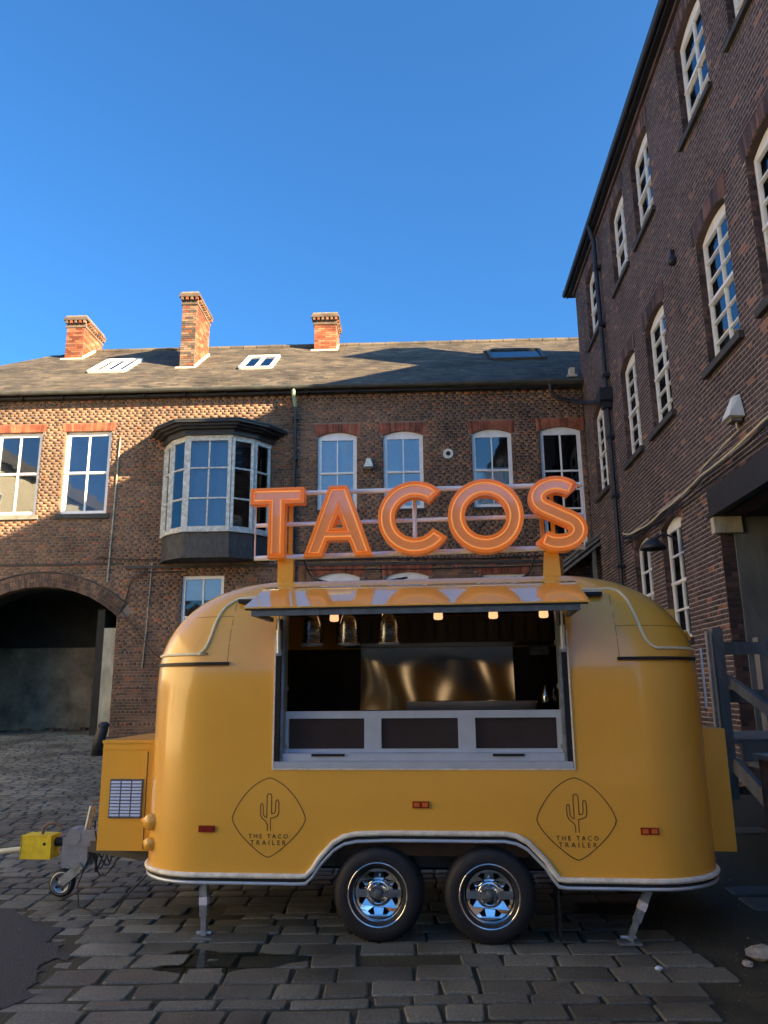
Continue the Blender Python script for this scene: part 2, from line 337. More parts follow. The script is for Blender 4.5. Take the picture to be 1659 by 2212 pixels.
def brick_rows(u0, u1, z0, z1, blocks_at, course=0.075, tbias=0.0, joint=0.010, proud=(0.001, 0.004)):
    rows = []; k = 0; z = z0
    while z < z1 - 0.02:
        zt = min(z + course - joint, z1)
        hdr = (k % 4 == 3); L = 0.1125 if hdr else 0.225
        u = u0 - (0.1125 if k % 2 else 0.0) + (0.056 if hdr else 0)
        bl = blocks_at(z, zt)
        while u < u1:
            a, b = max(u, u0) + 0.005, min(u + L, u1) - 0.005
            if b - a > 0.02:
                for c, d in cut((a, b), bl):
                    t = 0.5 + (rnd.betavariate(1.6, 1.6)-0.5)*0.5; t = max(0, min(0.93, t + tbias + (0.0 if not hdr else rnd.uniform(-0.25, 0.05))))
                    if rnd.random() < 0.05: t = 1.0
                    full = (d - c) > L - 0.02
                    jz = rnd.uniform(-0.002, 0.002)
                    rows.append([c + rnd.uniform(0, .003), d - rnd.uniform(0, .003), -rnd.uniform(*proud), 0.03, z + jz, zt + jz, t, full, hdr])
            u += L
        z += course; k += 1
    return rows

BRM = {}
def place_bricks(rows, root, wallmat, Mw, nrm, limit=300, part='brick', key=None, hb=0.065):
    """the bricks that show largest become parts, the rest one joined part"""
    key = key or wallmat.name
    for kd, L in ((0, 0.2125), (1, 0.1)):
        for q in range(10):
            if (key, kd, q) not in BRM:
                b = MB(); b.box(-L/2, L/2, -0.010, 0.03, -hb/2, hb/2, t=q/9*0.93 if q < 9 else 1.0)
                o = b.build('brick_mesh', wallmat); BRM[(key, kd, q)] = o.data; bpy.data.objects.remove(o)
    sc = []
    for i, r in enumerate(rows):
        if not r[7]: continue
        p = Mw @ Vector(((r[0]+r[1])/2, 0, (r[4]+r[5])/2)); s = size_key(p, nrm)*(0.6 if r[8] else 1.0)
        if s > 0: sc.append((s, i))
    sc.sort(reverse=True); pick = set(i for _, i in sc[:limit]); rest = []
    for i, r in enumerate(rows):
        if i in pick:
            me = BRM[(key, 1 if r[8] else 0, 9 if r[6] >= 0.99 else min(8, int(r[6]*9)))]
            inst(part, me, root, ((r[0]+r[1])/2, 0.010 + r[2], (r[4]+r[5])/2))
        else: rest.append(r[:7])
    o = fast_boxes(rest, 'brickwork', wallmat, root); o['kind'] = 'stuff'
    return o

def arc_loop(u0, u1, z0, zs, rise, n=10):
    """opening outline: bottom, sides, segmental head"""
    c = (u0+u1)/2; h = (u1-u0)/2
    if rise < 1e-4: return [(u0, z0), (u1, z0), (u1, zs), (u0, zs)]
    Rr = (h*h + rise*rise)/(2*rise); th = math.asin(min(1, h/Rr)) if rise <= h else math.pi - math.asin(h/Rr)
    pts = [(u0, z0), (u1, z0)]
    for k in range(n+1):
        a = th - 2*th*k/n; pts.append((c + Rr*math.sin(a), zs + rise - Rr + Rr*math.cos(a)))
    return pts
def head_half(u0, u1, zs, rise, z):
    """half width of the opening at height z"""
    h = (u1-u0)/2
    if z <= zs: return h
    Rr = (h*h + rise*rise)/(2*rise); q = z - (zs + rise - Rr)
    return math.sqrt(max(0, Rr*Rr - q*q)) if q < Rr else 0

class Opening:
    def __init__(s, u0, u1, z0, zs, rise=0.0, lint=0.0): s.u0, s.u1, s.z0, s.zs, s.rise, s.lint = u0, u1, z0, zs, rise, lint
    def block(s, a, b):
        out = []
        if b > s.z0 and a < s.zs + s.rise:
            h = head_half(s.u0, s.u1, s.zs, s.rise, a) if s.rise else ((s.u1-s.u0)/2)
            if a < s.zs: h = (s.u1-s.u0)/2
            c = (s.u0+s.u1)/2; out.append((c-h, c+h))
        if s.lint and b > s.zs and a < s.zs + s.rise + s.lint:
            out.append((s.u0 - 0.09, s.u1 + 0.09))
        return out

def lintel(root, op, material, n=None, h=None):
    """row of upright bricks over an opening, each its own part"""
    h = h or op.lint; w = op.u1 - op.u0 + 0.16; n = n or int(round(w/0.078)); c = (op.u0+op.u1)/2
    for k in range(n):
        x = -w/2 + (k+0.5)*w/n
        zb = op.zs
        if op.rise:
            hh = (op.u1-op.u0)/2; Rr = (hh*hh + op.rise**2)/(2*op.rise); xx = min(abs(x), hh); zb = op.zs + op.rise - Rr + math.sqrt(Rr*Rr - xx*xx)
        top = op.zs + op.rise + h
        b = MB(); ln = (x/(w/2))*0.035
        bw = w/n/2 - 0.004; y = -0.011 - rnd.uniform(0, .004)
        b.prism([[(x-bw, zb+0.004), (x+bw, zb+0.004), (x+bw+ln, top-0.006), (x-bw+ln, top-0.006)]], y, 0.03, t=rnd.random())
        o = b.build('lintel_brick', material, root, loc=(c, 0, 0))

def wall_sheet(root, name, outer, openings, thick, material, extra_loops=()):
    b = MB(); loops = [outer] + [arc_loop(o.u0, o.u1, o.z0, o.zs, o.rise) for o in openings] + list(extra_loops)
    b.prism(loops, 0, thick, mi=0, side=1); return b.build(name, [material, M['brick_r'] if material is M['mortar_r'] else M['brick']], root)

def window(root, op, rec, cols, rows, fmat, fr=0.07, bar=0.028, mid=True, gl='glass', back=None, sill=None, sillmat=None, backz=None, room='dark', roomd=0.9, skipbar=()):
    """sash window: frame with glazing bars, panes, lining, sill. op in wall coordinates, rec = set back"""
    u0, u1, z0, zs = op.u0, op.u1, op.z0, op.zs
    b = MB(); outer = arc_loop(u0, u1, z0, zs, op.rise); holes = []; zt = zs - (0.0 if op.rise else 0)
    W = (u1-u0-2*fr); Hh = (zt - z0 - 2*fr - (0.03 if mid else 0)); ph = (Hh - bar*(rows-1))/rows; pw = (W - bar*(cols-1))/cols
    z = z0 + fr
    for r in range(rows):
        if mid and r == rows//2 and rows > 1: z += 0.03
        for c in range(cols):
            x = u0 + fr + c*(pw+bar); holes.append([(x, z), (x+pw, z), (x+pw, z+ph), (x, z+ph)])
        z += ph + bar
    b.prism([outer]+holes, rec, rec+0.06); w = b.build('window', fmat, root)
    pm = {}
    for h in holes:
        q = MB(); q.box(h[0][0]-0.006, h[1][0]+0.006, rec+0.028, rec+0.034, h[0][1]-0.006, h[2][1]+0.006); q.build('pane', M[gl], w)
    # upper sash stands proud
    s = MB(); zm = z0 + (zt-z0)/2
    s.prism([[(u0+0.03, zm-0.02), (u1-0.03, zm-0.02), (u1-0.03, zm+0.025), (u0+0.03, zm+0.025)]], rec-0.022, rec-0.002); s.build('meeting_rail', fmat, w)
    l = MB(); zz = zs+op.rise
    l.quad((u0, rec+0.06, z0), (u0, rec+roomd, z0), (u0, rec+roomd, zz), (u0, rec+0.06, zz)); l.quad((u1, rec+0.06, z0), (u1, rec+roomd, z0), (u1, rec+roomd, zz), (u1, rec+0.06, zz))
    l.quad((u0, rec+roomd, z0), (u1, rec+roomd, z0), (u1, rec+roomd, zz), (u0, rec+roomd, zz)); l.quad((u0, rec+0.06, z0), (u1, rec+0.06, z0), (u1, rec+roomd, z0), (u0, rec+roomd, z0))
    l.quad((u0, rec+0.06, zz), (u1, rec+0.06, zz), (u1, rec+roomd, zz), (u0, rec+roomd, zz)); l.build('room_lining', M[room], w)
    if back:
        a, c = backz or (z0+0.02, zz-0.02); k = MB()
        k.box(u0+0.03, u1-0.03, rec+0.046, rec+0.056, a, c); k.build('blind', M[back], w)
    if sill:
        k = MB(); e, hgt, pr = sill; k.box(u0-e, u1+e, -pr, rec+0.0, z0-hgt, z0-0.002); k.build('sill', sillmat, w)
    return w
# ------------------------------------------------------------------ ground
def gz(x, y): return 0.037*max(0.0, y - 6.5) if y < 20.5 else 0.52
g = MB()
ys = [-300, -60, -12, 2, 4, 6.5] + [6.5 + k*1.4 for k in range(1, 11)] + [60, 300]
xs = [-300, -60, -20, -10, -4, 0, 4, 6, 20, 60, 300]
for j in range(len(ys)-1):
    for i in range(len(xs)-1):
        g.quad(*[(x, y, gz(x, y)-0.013) for x, y in ((xs[i], ys[j]), (xs[i+1], ys[j]), (xs[i+1], ys[j+1]), (xs[i], ys[j+1]))])
ground = g.build('ground', M['soil']); ground['kind'] = 'structure'

FACROOT = Matrix.Translation((0, 20, 0)) @ Matrix.Rotation(R(-2.1), 4, 'Z')
TARPOLY = [(-6.0, 6.9), (-3.4, 6.7), (-2.75, 6.3), (-2.35, 5.9), (-2.3, 5.6), (-2.0, 5.35), (-2.1, 4.95), (-1.98, 4.7), (-2.15, 4.3), (-2.3, 4.1), (-2.6, 3.6), (-6, 2.8)]
def inpoly(x, y, P):
    c = False; j = len(P)-1
    for i in range(len(P)):
        if (P[i][1] > y) != (P[j][1] > y) and x < (P[j][0]-P[i][0])*(y-P[i][1])/(P[j][1]-P[i][1]) + P[i][0]: c = not c
        j = i
    return c
def sett_mesh(w, d, h, t, q):
    """irregular stone with a worn, chamfered top; origin at centre of the base"""
    b = MB(); e = 0.009; r = random.Random(q); J = lambda s: r.uniform(-s, s)
    n = [(-w/2+J(.01), -d/2+J(.006)), (w/2+J(.01), -d/2+J(.006)), (w/2+J(.01), d/2+J(.006)), (-w/2+J(.01), d/2+J(.006))]
    # octagonal outline: corners knocked off
    ring = []
    for k in range(4):
        a, c, z = n[k-1], n[k], n[(k+1) % 4]
        f = 0.08 + J(.05)
        ring.append((c[0] + (a[0]-c[0])*f*0.6, c[1] + (a[1]-c[1])*f*(1.0 if k % 2 else .6))); ring.append((c[0] + (z[0]-c[0])*f*0.5, c[1] + (z[1]-c[1])*f))
    cx = 0; lo = [(x, y, -0.05) for x, y in ring]; mid = [(x*0.99, y*0.98, h-e*0.8) for x, y in ring]
    top = [(x*(1-2*e/w), y*(1-2.2*e/d), h + J(.0015)) for x, y in ring]; N = 8
    b.v = lo + mid + top + [(0, 0, h+0.004)]
    for k in range(N):
        b.f += [(k, (k+1) % N, N+(k+1) % N, N+k), (N+k, N+(k+1) % N, 2*N+(k+1) % N, 2*N+k), (2*N+k, 2*N+(k+1) % N, 3*N)]
    b.t = [t]*len(b.f); b.m = [0]*len(b.f)
    return b
def edge_r(y): return 1.78 + 0.03*math.sin(y*3) + (0.11*(y-4.2) if y < 5.5 else 0.14 + 0.5*max(0, y-9))
setts = []
y = 2.6; row = 0
while y < 23.6:
    far = y > 6.55
    d = rnd.choice((0.12, 0.16, 0.19, 0.22, 0.24)) * rnd.uniform(.95, 1.05) if not far else rnd.uniform(0.13, 0.16)
    x = -13.0 + rnd.uniform(0, .3)
    while x < 5.6:
        small = far or x < -2.1
        w = rnd.uniform(0.20, 0.46) if not small else rnd.uniform(0.17, 0.27)
        cx, cy = x + w/2, y + d/2
        wob = 0.025*math.sin(cx*1.3 + row*0.7) + 0.02*math.sin(cx*3.1)
        ok = not inpoly(cx+.15, cy-.1, TARPOLY) and cx < edge_r(cy) - 0.05 and not (cx < -2.7 and cy < 2.9)
        if cy > 19.6 + 0.037*(-cx) and not (-11.0 < cx < -7.35): ok = False
        if ok and cy < 6.5 and (math.sin(cx*2.1+1.3)*math.sin(cy*2.7+.4) > 0.82 or rnd.random() < 0.02): ok = False
        if ok: setts.append([cx, cy + wob, w - 0.017, d - 0.015, -0.012*(inpoly(cx-.22, cy+.12, TARPOLY) or inpoly(cx-.1, cy+.25, TARPOLY)) + rnd.uniform(-0.005, 0.003) - (0.003 if small else 0), rnd.betavariate(2, 2), rnd.random()*0.06-0.03])
        x += w
    y += d; row += 1
# paving beyond the strip of bare earth on the right
for yy in np.arange(3.4, 9.0, 0.42):
    for xx in np.arange(0.0, 2.4, 0.62):
        cx = 2.75 + 0.10*(yy-4) + xx + rnd.uniform(-.02, .02)
        if rnd.random() < 0.42 or xx > 1.3: continue
        setts.append([cx, yy + rnd.uniform(-.02, .02), 0.60*rnd.uniform(.8, 1), 0.40*rnd.uniform(.8, 1), rnd.uniform(-.014, .0), rnd.uniform(0.05, 0.5), rnd.uniform(-.03, .03)])
sc = sorted(range(len(setts)), key=lambda i: -size_key((setts[i][0], setts[i][1], 0), Vector((0, 0, 1)))*setts[i][2]*setts[i][3])
PM = {}
rest = MB()
for rank, i in enumerate(sc):
    cx, cy, w, d, h, t, a = setts[i]
    if rank < 300:
        k = (min(3, int((w-0.15)/0.1)), min(2, int(max(0, d-0.12)/0.04)), int(t*5), rnd.randrange(2))
        w0, d0 = 0.2+0.1*k[0], 0.14+0.04*k[1]
        if k not in PM: o = sett_mesh(w0, d0, 0.0, k[2]/4, hash(k) % 999).build('sett', M['sett']); PM[k] = o.data; bpy.data.objects.remove(o)
        inst('sett', PM[k], ground, (cx, cy, gz(cx, cy)+h), (rnd.uniform(-.006, .006), rnd.uniform(-.005, .005), a), (w/w0, d/d0, 1))
    else:
        s = sett_mesh(w, d, 0.0, t, i); ca, sa = math.cos(a), math.sin(a); base = len(rest.v); z = gz(cx, cy)+h
        rest.v += [(cx + p[0]*ca - p[1]*sa, cy + p[0]*sa + p[1]*ca, z + p[2]) for p in s.v]
        rest.f += [tuple(base+q for q in f) for f in s.f]; rest.t += s.t; rest.m += s.m
o = rest.build('setts', M['sett'], ground); o['kind'] = 'stuff'

# tarmac patch on the left
def sheet(name, poly, z, m, wob=0.03, sub=6):
    pts = []
    for i in range(len(poly)):
        a, b = poly[i], poly[(i+1) % len(poly)]
        for k in range(sub): f = k/sub; pts.append((a[0]+(b[0]-a[0])*f + rnd.uniform(-wob, wob), a[1]+(b[1]-a[1])*f + rnd.uniform(-wob, wob)))
    q = MB(); tr = tessellate_polygon([[Vector((x, y, 0)) for x, y in pts]]); q.v = [(x, y, z + gz(x, y)) for x, y in pts]
    for t in tr:
        a, b, c = [pts[k] for k in t]; ar = (b[0]-a[0])*(c[1]-a[1])-(b[1]-a[1])*(c[0]-a[0])
        q.f.append(tuple(t) if ar > 0 else tuple(reversed(t))); q.m.append(0); q.t.append(.5)
    return q.build(name, m)
o = sheet('tarmac_patch', TARPOLY, -0.007, M['tarmac'], 0.07); o['kind'] = 'structure'
# shallow puddle by the left jack
pp = []
for k in range(26):
    a = 2*math.pi*k/26; rr = 1 + 0.18*math.sin(3*a+1) + 0.1*math.sin(7*a)
    pp.append((-1.02 + 0.46*rr*math.cos(a), 5.16 + 0.20*rr*math.sin(a)))
o = sheet('puddle', pp, 0.000, M['water'], 0.008, 1); tag(o, kind='structure')
# grit and rubble on the strip of earth
q = MB()
for k in range(900):
    yy = rnd.uniform(3.2, 9.5); xx = edge_r(yy) + rnd.random()**1.4*1.0 - 0.05; r = rnd.uniform(0.003, 0.010)*(1.6 if rnd.random() < .06 else 1)
    if rnd.random() < 0.3: xx, yy = rnd.uniform(-3.3, 1.7), rnd.uniform(3.3, 7.5); r *= 0.55
    z = gz(xx, yy) - (0.018 if xx > edge_r(yy)-.05 else 0.0)
    i = len(q.v); q.v += [(xx-r, yy-r*.7, z), (xx+r, yy-r*.6, z), (xx+r*.7, yy+r, z), (xx-r*.8, yy+r*.8, z), (xx+rnd.uniform(-r, r)*.3, yy, z+r*1.1)]
    for f in ((0,1,4), (1,2,4), (2,3,4), (3,0,4)): q.f.append(tuple(i+j for j in f)); q.m.append(0); q.t.append(.5)
o = q.build('gravel', M['grit']); o['kind'] = 'stuff'
def boulder(name, c, s, m, seed, flat=0.5, sub=2):
    import bmesh
    bm = bmesh.new(); bmesh.ops.create_icosphere(bm, subdivisions=sub, radius=1); r = random.Random(seed)
    ph = [r.uniform(0, 6) for _ in range(6)]
    for v in bm.verts:
        k = 1 + 0.18*math.sin(3*v.co.x+ph[0]) + 0.16*math.sin(4*v.co.y+ph[1]) + 0.14*math.sin(5*v.co.z+ph[2]) + r.uniform(-.09, .09)
        v.co = Vector((v.co.x*s*k, v.co.y*s*k*0.8, v.co.z*s*flat*k))
    me = bpy.data.meshes.new(name); bm.to_mesh(me); bm.free(); me.materials.append(m)
    o = bpy.data.objects.new(name, me); COL.objects.link(o); o.location = c; return o
tag(boulder('rubble_lump', (2.28, 5.16, 0.015), 0.115, M['rubble'], 3, 0.35), 'pale lump of broken mortar at the edge of the bare earth strip', 'rubble')
tag(boulder('rubble_lump', (2.50, 4.95, 0.01), 0.10, M['rubble'], 5, 0.3), 'second pale rubble lump, nearer the camera on the right', 'rubble')
for i_, (x_, y_, s_, lab_) in enumerate(((2.42, 5.28, .05, 'small grey mortar chunk behind the pale rubble lump'), (2.12, 5.02, .035, 'smallest mortar chip, on the bare earth beside the setts'), (2.62, 5.20, .07, 'mid sized mortar chunk at the right edge by the paving'))):
    tag(boulder('rubble_lump', (x_, y_, 0.005), s_, M['rubble'], 20+i_, 0.4), lab_, 'rubble')
tag(boulder('pebble', (1.57, 4.93, 0.012), 0.022, M['blind'], 9, 0.6), 'small bright white pebble on the right end of the setts', 'pebble')

# ------------------------------------------------------------------ the main brick building
bld = empty('brick_building', (0, 20, 0), R(-2.1))
tag(bld, 'two storey brown brick building with slate roof, three chimneys and arched passage', 'building')
UL, UR = -15.9, 5.50
ops = []
W0 = Opening(-10.82, -9.52, 6.33, 8.70, 0, 0.24); W2 = Opening(-8.86, -7.56, 6.33, 8.70, 0, 0.24)
m1 = Opening(-1.80, -0.73, 6.32, 8.40, 0.12, 0.24); m2 = Opening(0.0, 1.08, 6.32, 8.40, 0.12, 0.24)
m3 = Opening(2.41, 3.49, 6.32, 8.40, 0.12, 0.24); m4 = Opening(4.26, 5.36, 5.15, 8.43, 0.12, 0.24)
g0 = Opening(-5.38, -4.25, 2.4, 4.60, 0, 0.0); g1 = Opening(-1.78, -0.66, 2.4, 4.50, 0.12, 0.2)
g2 = Opening(0.03, 1.15, 2.4, 4.50, 0.12, 0.2); g3 = Opening(2.55, 3.67, 2.4, 4.52, 0, 0.2)
ARC = Opening(-11.23, -7.07, 0.2, 3.56, 0.80, 0)
BAY = Opening(-5.75, -3.35, 5.5, 8.2, 0, 0)
WL = [W0, W2, m1, m2, m3, m4, g0, g1, g2, g3, ARC, BAY]
def arch_block(a, b):
    # brick rings of the arch are laid separately
    c = -9.15; out = []
    if b > 3.56:
        h = 2.08; rise = 0.8; Rr = (h*h+rise*rise)/(2*rise) + 0.36; zc = 3.56+rise-(h*h+rise*rise)/(2*rise)
        q = a - zc
        if q < Rr: out.append((c - math.sqrt(Rr*Rr-q*q), c + math.sqrt(Rr*Rr-q*q)))
        if a < 3.62: out = [(c-2.40, c+2.40)]
    return out
def blocks_main(a, b):
    out = []
    for o in WL: out += o.block(a, b)
    return out + arch_block(a, b)
wall_sheet(bld, 'wall', [(UL, 0.2), (UR, 0.2), (UR, 9.75), (UL, 9.75)], WL, 0.28, M['mortar'])
rows = brick_rows(-12.6, UR, 0.25, 9.66, blocks_main)
place_bricks(rows, bld, M['brick'], FACROOT, FACROOT.to_3x3() @ Vector((0, 1, 0)))
# voussoirs: two rings of headers round the arch
h, rise = 2.08, 0.80; Ri = (h*h+rise*rise)/(2*rise); zc = 3.56+rise-Ri; th = math.asin(h/Ri)
for ring in range(3):
    r0 = Ri + 0.005 + ring*0.118; n = int(2*th*r0/0.078)
    for k in range(n):
        a0, a1 = -th + 2*th*(k+.06)/n, -th + 2*th*(k+.94)/n
        b = MB(); p = [(math.sin(a)*rr, zc + math.cos(a)*rr) for a, rr in ((a0, r0), (a1, r0), (a1, r0+0.108), (a0, r0+0.108))]
        cx = sum(q[0] for q in p)/4; cz = sum(q[1] for q in p)/4
        b.prism([[(q[0]-cx, q[1]-cz) for q in p]], -0.014-0.006*(ring == 2)-rnd.uniform(0, .004), 0.05, t=rnd.uniform(0.05, .55)); b.build('arch_brick', M['brick'], bld, loc=(-9.15+cx, 0, cz))
# drip course over the arch, second string course
b = MB(); b.tube([(-9.15+math.sin(a)*(Ri+0.385), -0.02, zc+math.cos(a)*(Ri+0.385)) for a in np.linspace(-th, th, 40)], 0.022, 6); b.build('drip_mould', M['darkstone'], bld)
# passage behind the arch
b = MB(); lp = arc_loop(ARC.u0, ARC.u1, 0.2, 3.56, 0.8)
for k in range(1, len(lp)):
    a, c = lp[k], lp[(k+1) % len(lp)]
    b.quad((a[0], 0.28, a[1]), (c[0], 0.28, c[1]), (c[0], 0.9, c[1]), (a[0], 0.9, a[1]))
b.build('arch_soffit', M['shade_black'], bld)
b = MB(); b.quad((-14, .9, .2), (-14, 3.6, .2), (-14, 3.6, 4.5), (-14, .9, 4.5)); b.quad((-7.06, .9, .2), (-7.06, 3.6, .2), (-7.06, 3.6, 4.5), (-7.06, .9, 4.5)); b.quad((-14, .9, 4.45), (-7.06, .9, 4.45), (-7.06, 3.6, 4.45), (-14, 3.6, 4.45)); b.quad((-14, .9, .2), (-11.24, .9, .2), (-11.24, .9, 4.45), (-14, .9, 4.45)); b.build('passage_lining', M['shade_black'], bld)
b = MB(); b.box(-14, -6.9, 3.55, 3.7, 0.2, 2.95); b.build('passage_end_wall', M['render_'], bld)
b = MB(); b.box(-14, -6.9, 3.50, 3.7, 2.952, 4.5); b.build('passage_upper_wall', M['shade_black'], bld)  # upper end wall darkened in its colour as shade under the vault
for k in range(70):  # fallen bricks at the foot of the passage wall
    if k >= 40: break
    b = MB(); s = 0.04 + rnd.random()*0.05; b.box(-s, s, -s*.6, s*.6, 0, s*.8, t=rnd.random()); o = b.build('fallen_brick', M['brick'], bld, loc=(rnd.uniform(-11, -7.6), 3.2+rnd.uniform(-.35, .25), 0.52)); o.rotation_euler.z = rnd.uniform(0, 3)
b = MB(); b.box(-7.40, -7.075, 0.06, 0.40, 0.45, 3.25); b.build('gate_pier', M['concrete'], bld)
b = MB(); b.box(-7.66, -7.46, 0.20, 1.3, 0.52, 3.75); b.build('open_gate_leaf', M['shade_black'], bld)
# lintels, windows
for o in (W0, W2, m1, m2, m3, m4, g1, g2, g3): lintel(bld, o, M['brick_l'], h=o.lint)
window(bld, W0, 0.09, 2, 2, M['white'], fr=0.11, bar=0.045, back='room', room='room', sill=(0.08, 0.13, 0.06), sillmat=M['stone'])
window(bld, W2, 0.09, 2, 2, M['white'], fr=0.11, bar=0.045, back='blindb', room='room', sill=(0.08, 0.13, 0.06), sillmat=M['darkstone'])
for o, bk in ((m1, 'blind'), (m2, 'blind'), (m3, 'curtain')):
    window(bld, o, 0.07, 2, 2, M['white'], fr=0.10, bar=0.032, back=bk, backz=(o.z0, o.zs) if bk == 'blind' else (o.z0, 7.45), sill=(0.04, 0.07, 0.04), sillmat=M['darkstone'], room='room')
window(bld, m4, 0.07, 2, 3, M['white'], fr=0.10, bar=0.045, mid=False, sill=(0.04, 0.07, 0.04), sillmat=M['darkstone'], gl='glassd')
for o, bk in ((g0, 'blind'), (g1, 'blind'), (g2, 'curtain'), (g3, None)):
    window(bld, o, 0.07, 2, 2 if o is g0 else 4, M['white'], fr=0.09, bar=0.04, back=bk, sill=(0.04, 0.07, 0.04), sillmat=M['darkstone'], backz=(3.95, 4.55) if o is g0 else None)
# string course
b = MB(); b.box(-6.9, 5.45, -0.045, 0.0, 4.80, 4.87); b.box(-12.6, -7.0, -0.03, 0.0, 4.93, 4.975); b.build('string_course', M['darkstone'], bld)

# bay window -----------------------------------------------------------
P = [(-5.98, 0.0), (-5.66, -0.48), (-5.14, -0.86), (-3.96, -0.86), (-3.44, -0.48), (-3.10, 0.0)]
def ring_prism(b, pts, z0, z1, off=0.0, y_back=0.0, mi=0):
    c = Vector((-4.54, 0)); q = []
    for x, y in pts:
        v = Vector((x, y)) - c; q.append(c + v*(1 + off/max(0.5, v.length)))
    q[0].y = q[-1].y = y_back
    i = len(b.v); n = len(q); b.v += [(p.x, p.y, z0) for p in q] + [(p.x, p.y, z1) for p in q]
    for k in range(n): b.f.append((i+k, i+(k+1) % n, i+n+(k+1) % n, i+n+k)); b.m.append(mi); b.t.append(.5)
    b.f.append(tuple(i+k for k in reversed(range(n)))); b.f.append(tuple(i+n+k for k in range(n))); b.m += [mi]*2; b.t += [.5]*2
bay = MB(); ring_prism(bay, P, 5.0, 5.60, 0.0); bayo = bay.build('bay_window', M['blackw'], bld)
for z0, z1, off, m, nm in ((4.93, 5.0, 0.05, 'blackw', 'bay_base_mould'), (5.60, 5.68, 0.07, 'oldwhite', 'bay_sill'), (8.13, 8.20, 0.03, 'oldwhite', 'bay_head')):
    b = MB(); ring_prism(b, P, z0, z1, off); b.build(nm, M[m], bayo)
b = MB(); ring_prism(b, P, 8.20, 8.34, 0.12); ring_prism(b, P, 8.342, 8.40, 0.24); ring_prism(b, P, 8.402, 8.46, 0.36); ring_prism(b, P, 8.462, 8.53, 0.46); b.build('cornice', M['black'], bayo)
b = MB(); ring_prism(b, P, 8.532, 8.56, 0.48); b.build('bay_roof', M['gutter'], bayo)
z0, z1 = 5.68, 8.13
fr = MB(); panes = []
for k in range(5):
    a, c = Vector(P[k]), Vector(P[k+1]); d = (c-a); Ln = d.length; d = d/Ln; nrm = Vector((d.y, -d.x)); nc = 2 if k == 2 else 1
    def pt(s, z, o=0.0): q = a + d*s + nrm*o; return (q.x, q.y, z)
    fr.bar(pt(0, z0, 0), pt(0, z1, 0), 0.10, 0.10) if k in (0,) else None
    for z in (z0+0.035, z1-0.035): fr.bar(pt(0.04, z), pt(Ln-0.04, z), 0.06, 0.07)
    for s in (0.05, Ln-0.05): fr.bar(pt(s, z0), pt(s, z1), 0.085, 0.05)
    if k == 2: fr.bar(pt(Ln/2, z0), pt(Ln/2, z1), 0.04, 0.04)
    for f in (1/3, 2/3): fr.bar(pt(0.04, z0+(z1-z0)*f), pt(Ln-0.04, z0+(z1-z0)*f), 0.04, 0.04)
    for cc in range(nc):
        for r in range(3):
            s0, s1 = 0.08 + (Ln-0.16)*cc/nc, 0.08 + (Ln-0.16)*(cc+1)/nc; za, zb = z0+(z1-z0)*r/3, z0+(z1-z0)*(r+1)/3
            q = MB(); q.v = [pt(s0, za, -.01), pt(s1, za, -.01), pt(s1, zb, -.01), pt(s0, zb, -.01), pt(s0, za, -.016), pt(s1, za, -.016), pt(s1, zb, -.016), pt(s0, zb, -.016)]
            q.f = [(0,1,2,3), (7,6,5,4), (0,4,5,1), (2,6,7,3)]; q.m = [0]*4; q.t = [.5]*4; q.build('pane', M['glassd' if k > 2 else 'glass'], bayo)
fr.build('window_frame', M['oldwhite'], bayo)
b = MB(); b.box(-5.10, -4.0, -0.68, -0.66, 5.72, 8.05); b.build('blind', M['blindb'], bayo)
b = MB(); b.quad((-5.72, 0.3, 5.5), (-3.38, 0.3, 5.5), (-3.38, 0.3, 8.2), (-5.72, 0.3, 8.2)); b.build('room_lining', M['dark'], bayo)

# roof -------------------------------------------------------------------
PT = R(35.6); E_OUT, E_Z = -0.25, 9.78; RD_ = 4.6      # eave line (local y), height, plan depth of slope
RZ = E_Z + math.tan(PT)*(RD_ - E_OUT)
ce, se = math.cos(PT), math.sin(PT); SL = (RD_-E_OUT)/ce
def rp(u, s, o=0.0): return (u, E_OUT + s*ce - o*se, E_Z + s*se + o*ce)
b = MB(); hp = UL - 0.25 + (RD_-E_OUT)
b.quad(rp(UL-.25, 0, -0.03), rp(7.2, 0, -0.03), rp(7.2, SL, -0.03), rp(hp, SL, -0.03))
b.quad((7.2, RD_, RZ-0.03), (7.2, 2*RD_-E_OUT, E_Z), (UL-.25, 2*RD_-E_OUT, E_Z), (hp, RD_, RZ-0.03)); b.quad(rp(UL-.25, 0, -.03), (hp, RD_, RZ-0.03), (UL-.25, 2*RD_-E_OUT, E_Z))
b.box(UL, 7.2, 8.9, 9.1, 0.2, E_Z-0.2); b.box(UL, UL+.2, 0.29, 8.9, 0.2, E_Z-0.2); b.box(UL+.2, 7.2, 5.75, 5.9, 0.2, 9.6)
roof = b.build('roof', M['slate'], bld)
SKY = [(-9.15, -8.05, 2.42, 4.2, 3), (-4.45, -3.5, 2.42, 4.2, 2), (3.30, 4.93, 2.85, 4.35, 1)]
SKYL = []
CH = [(-10.90, -10.28, 3.65, 5.1, 14.15), (-6.45, -5.98, 2.1, 3.6, 14.05), (-2.47, -1.72, 4.0, 5.0, 14.2)]
sl = MB(); cand = []
SK = {}
for k in range(5):
    q = MB(); q.box(-0.137, 0.137, -0.20, 0.20, -0.004, 0.004, t=k/4)
    o = q.build('slate_mesh', M['slate']); SK[k] = o.data; bpy.data.objects.remove(o)
j = 0; s = 0.06
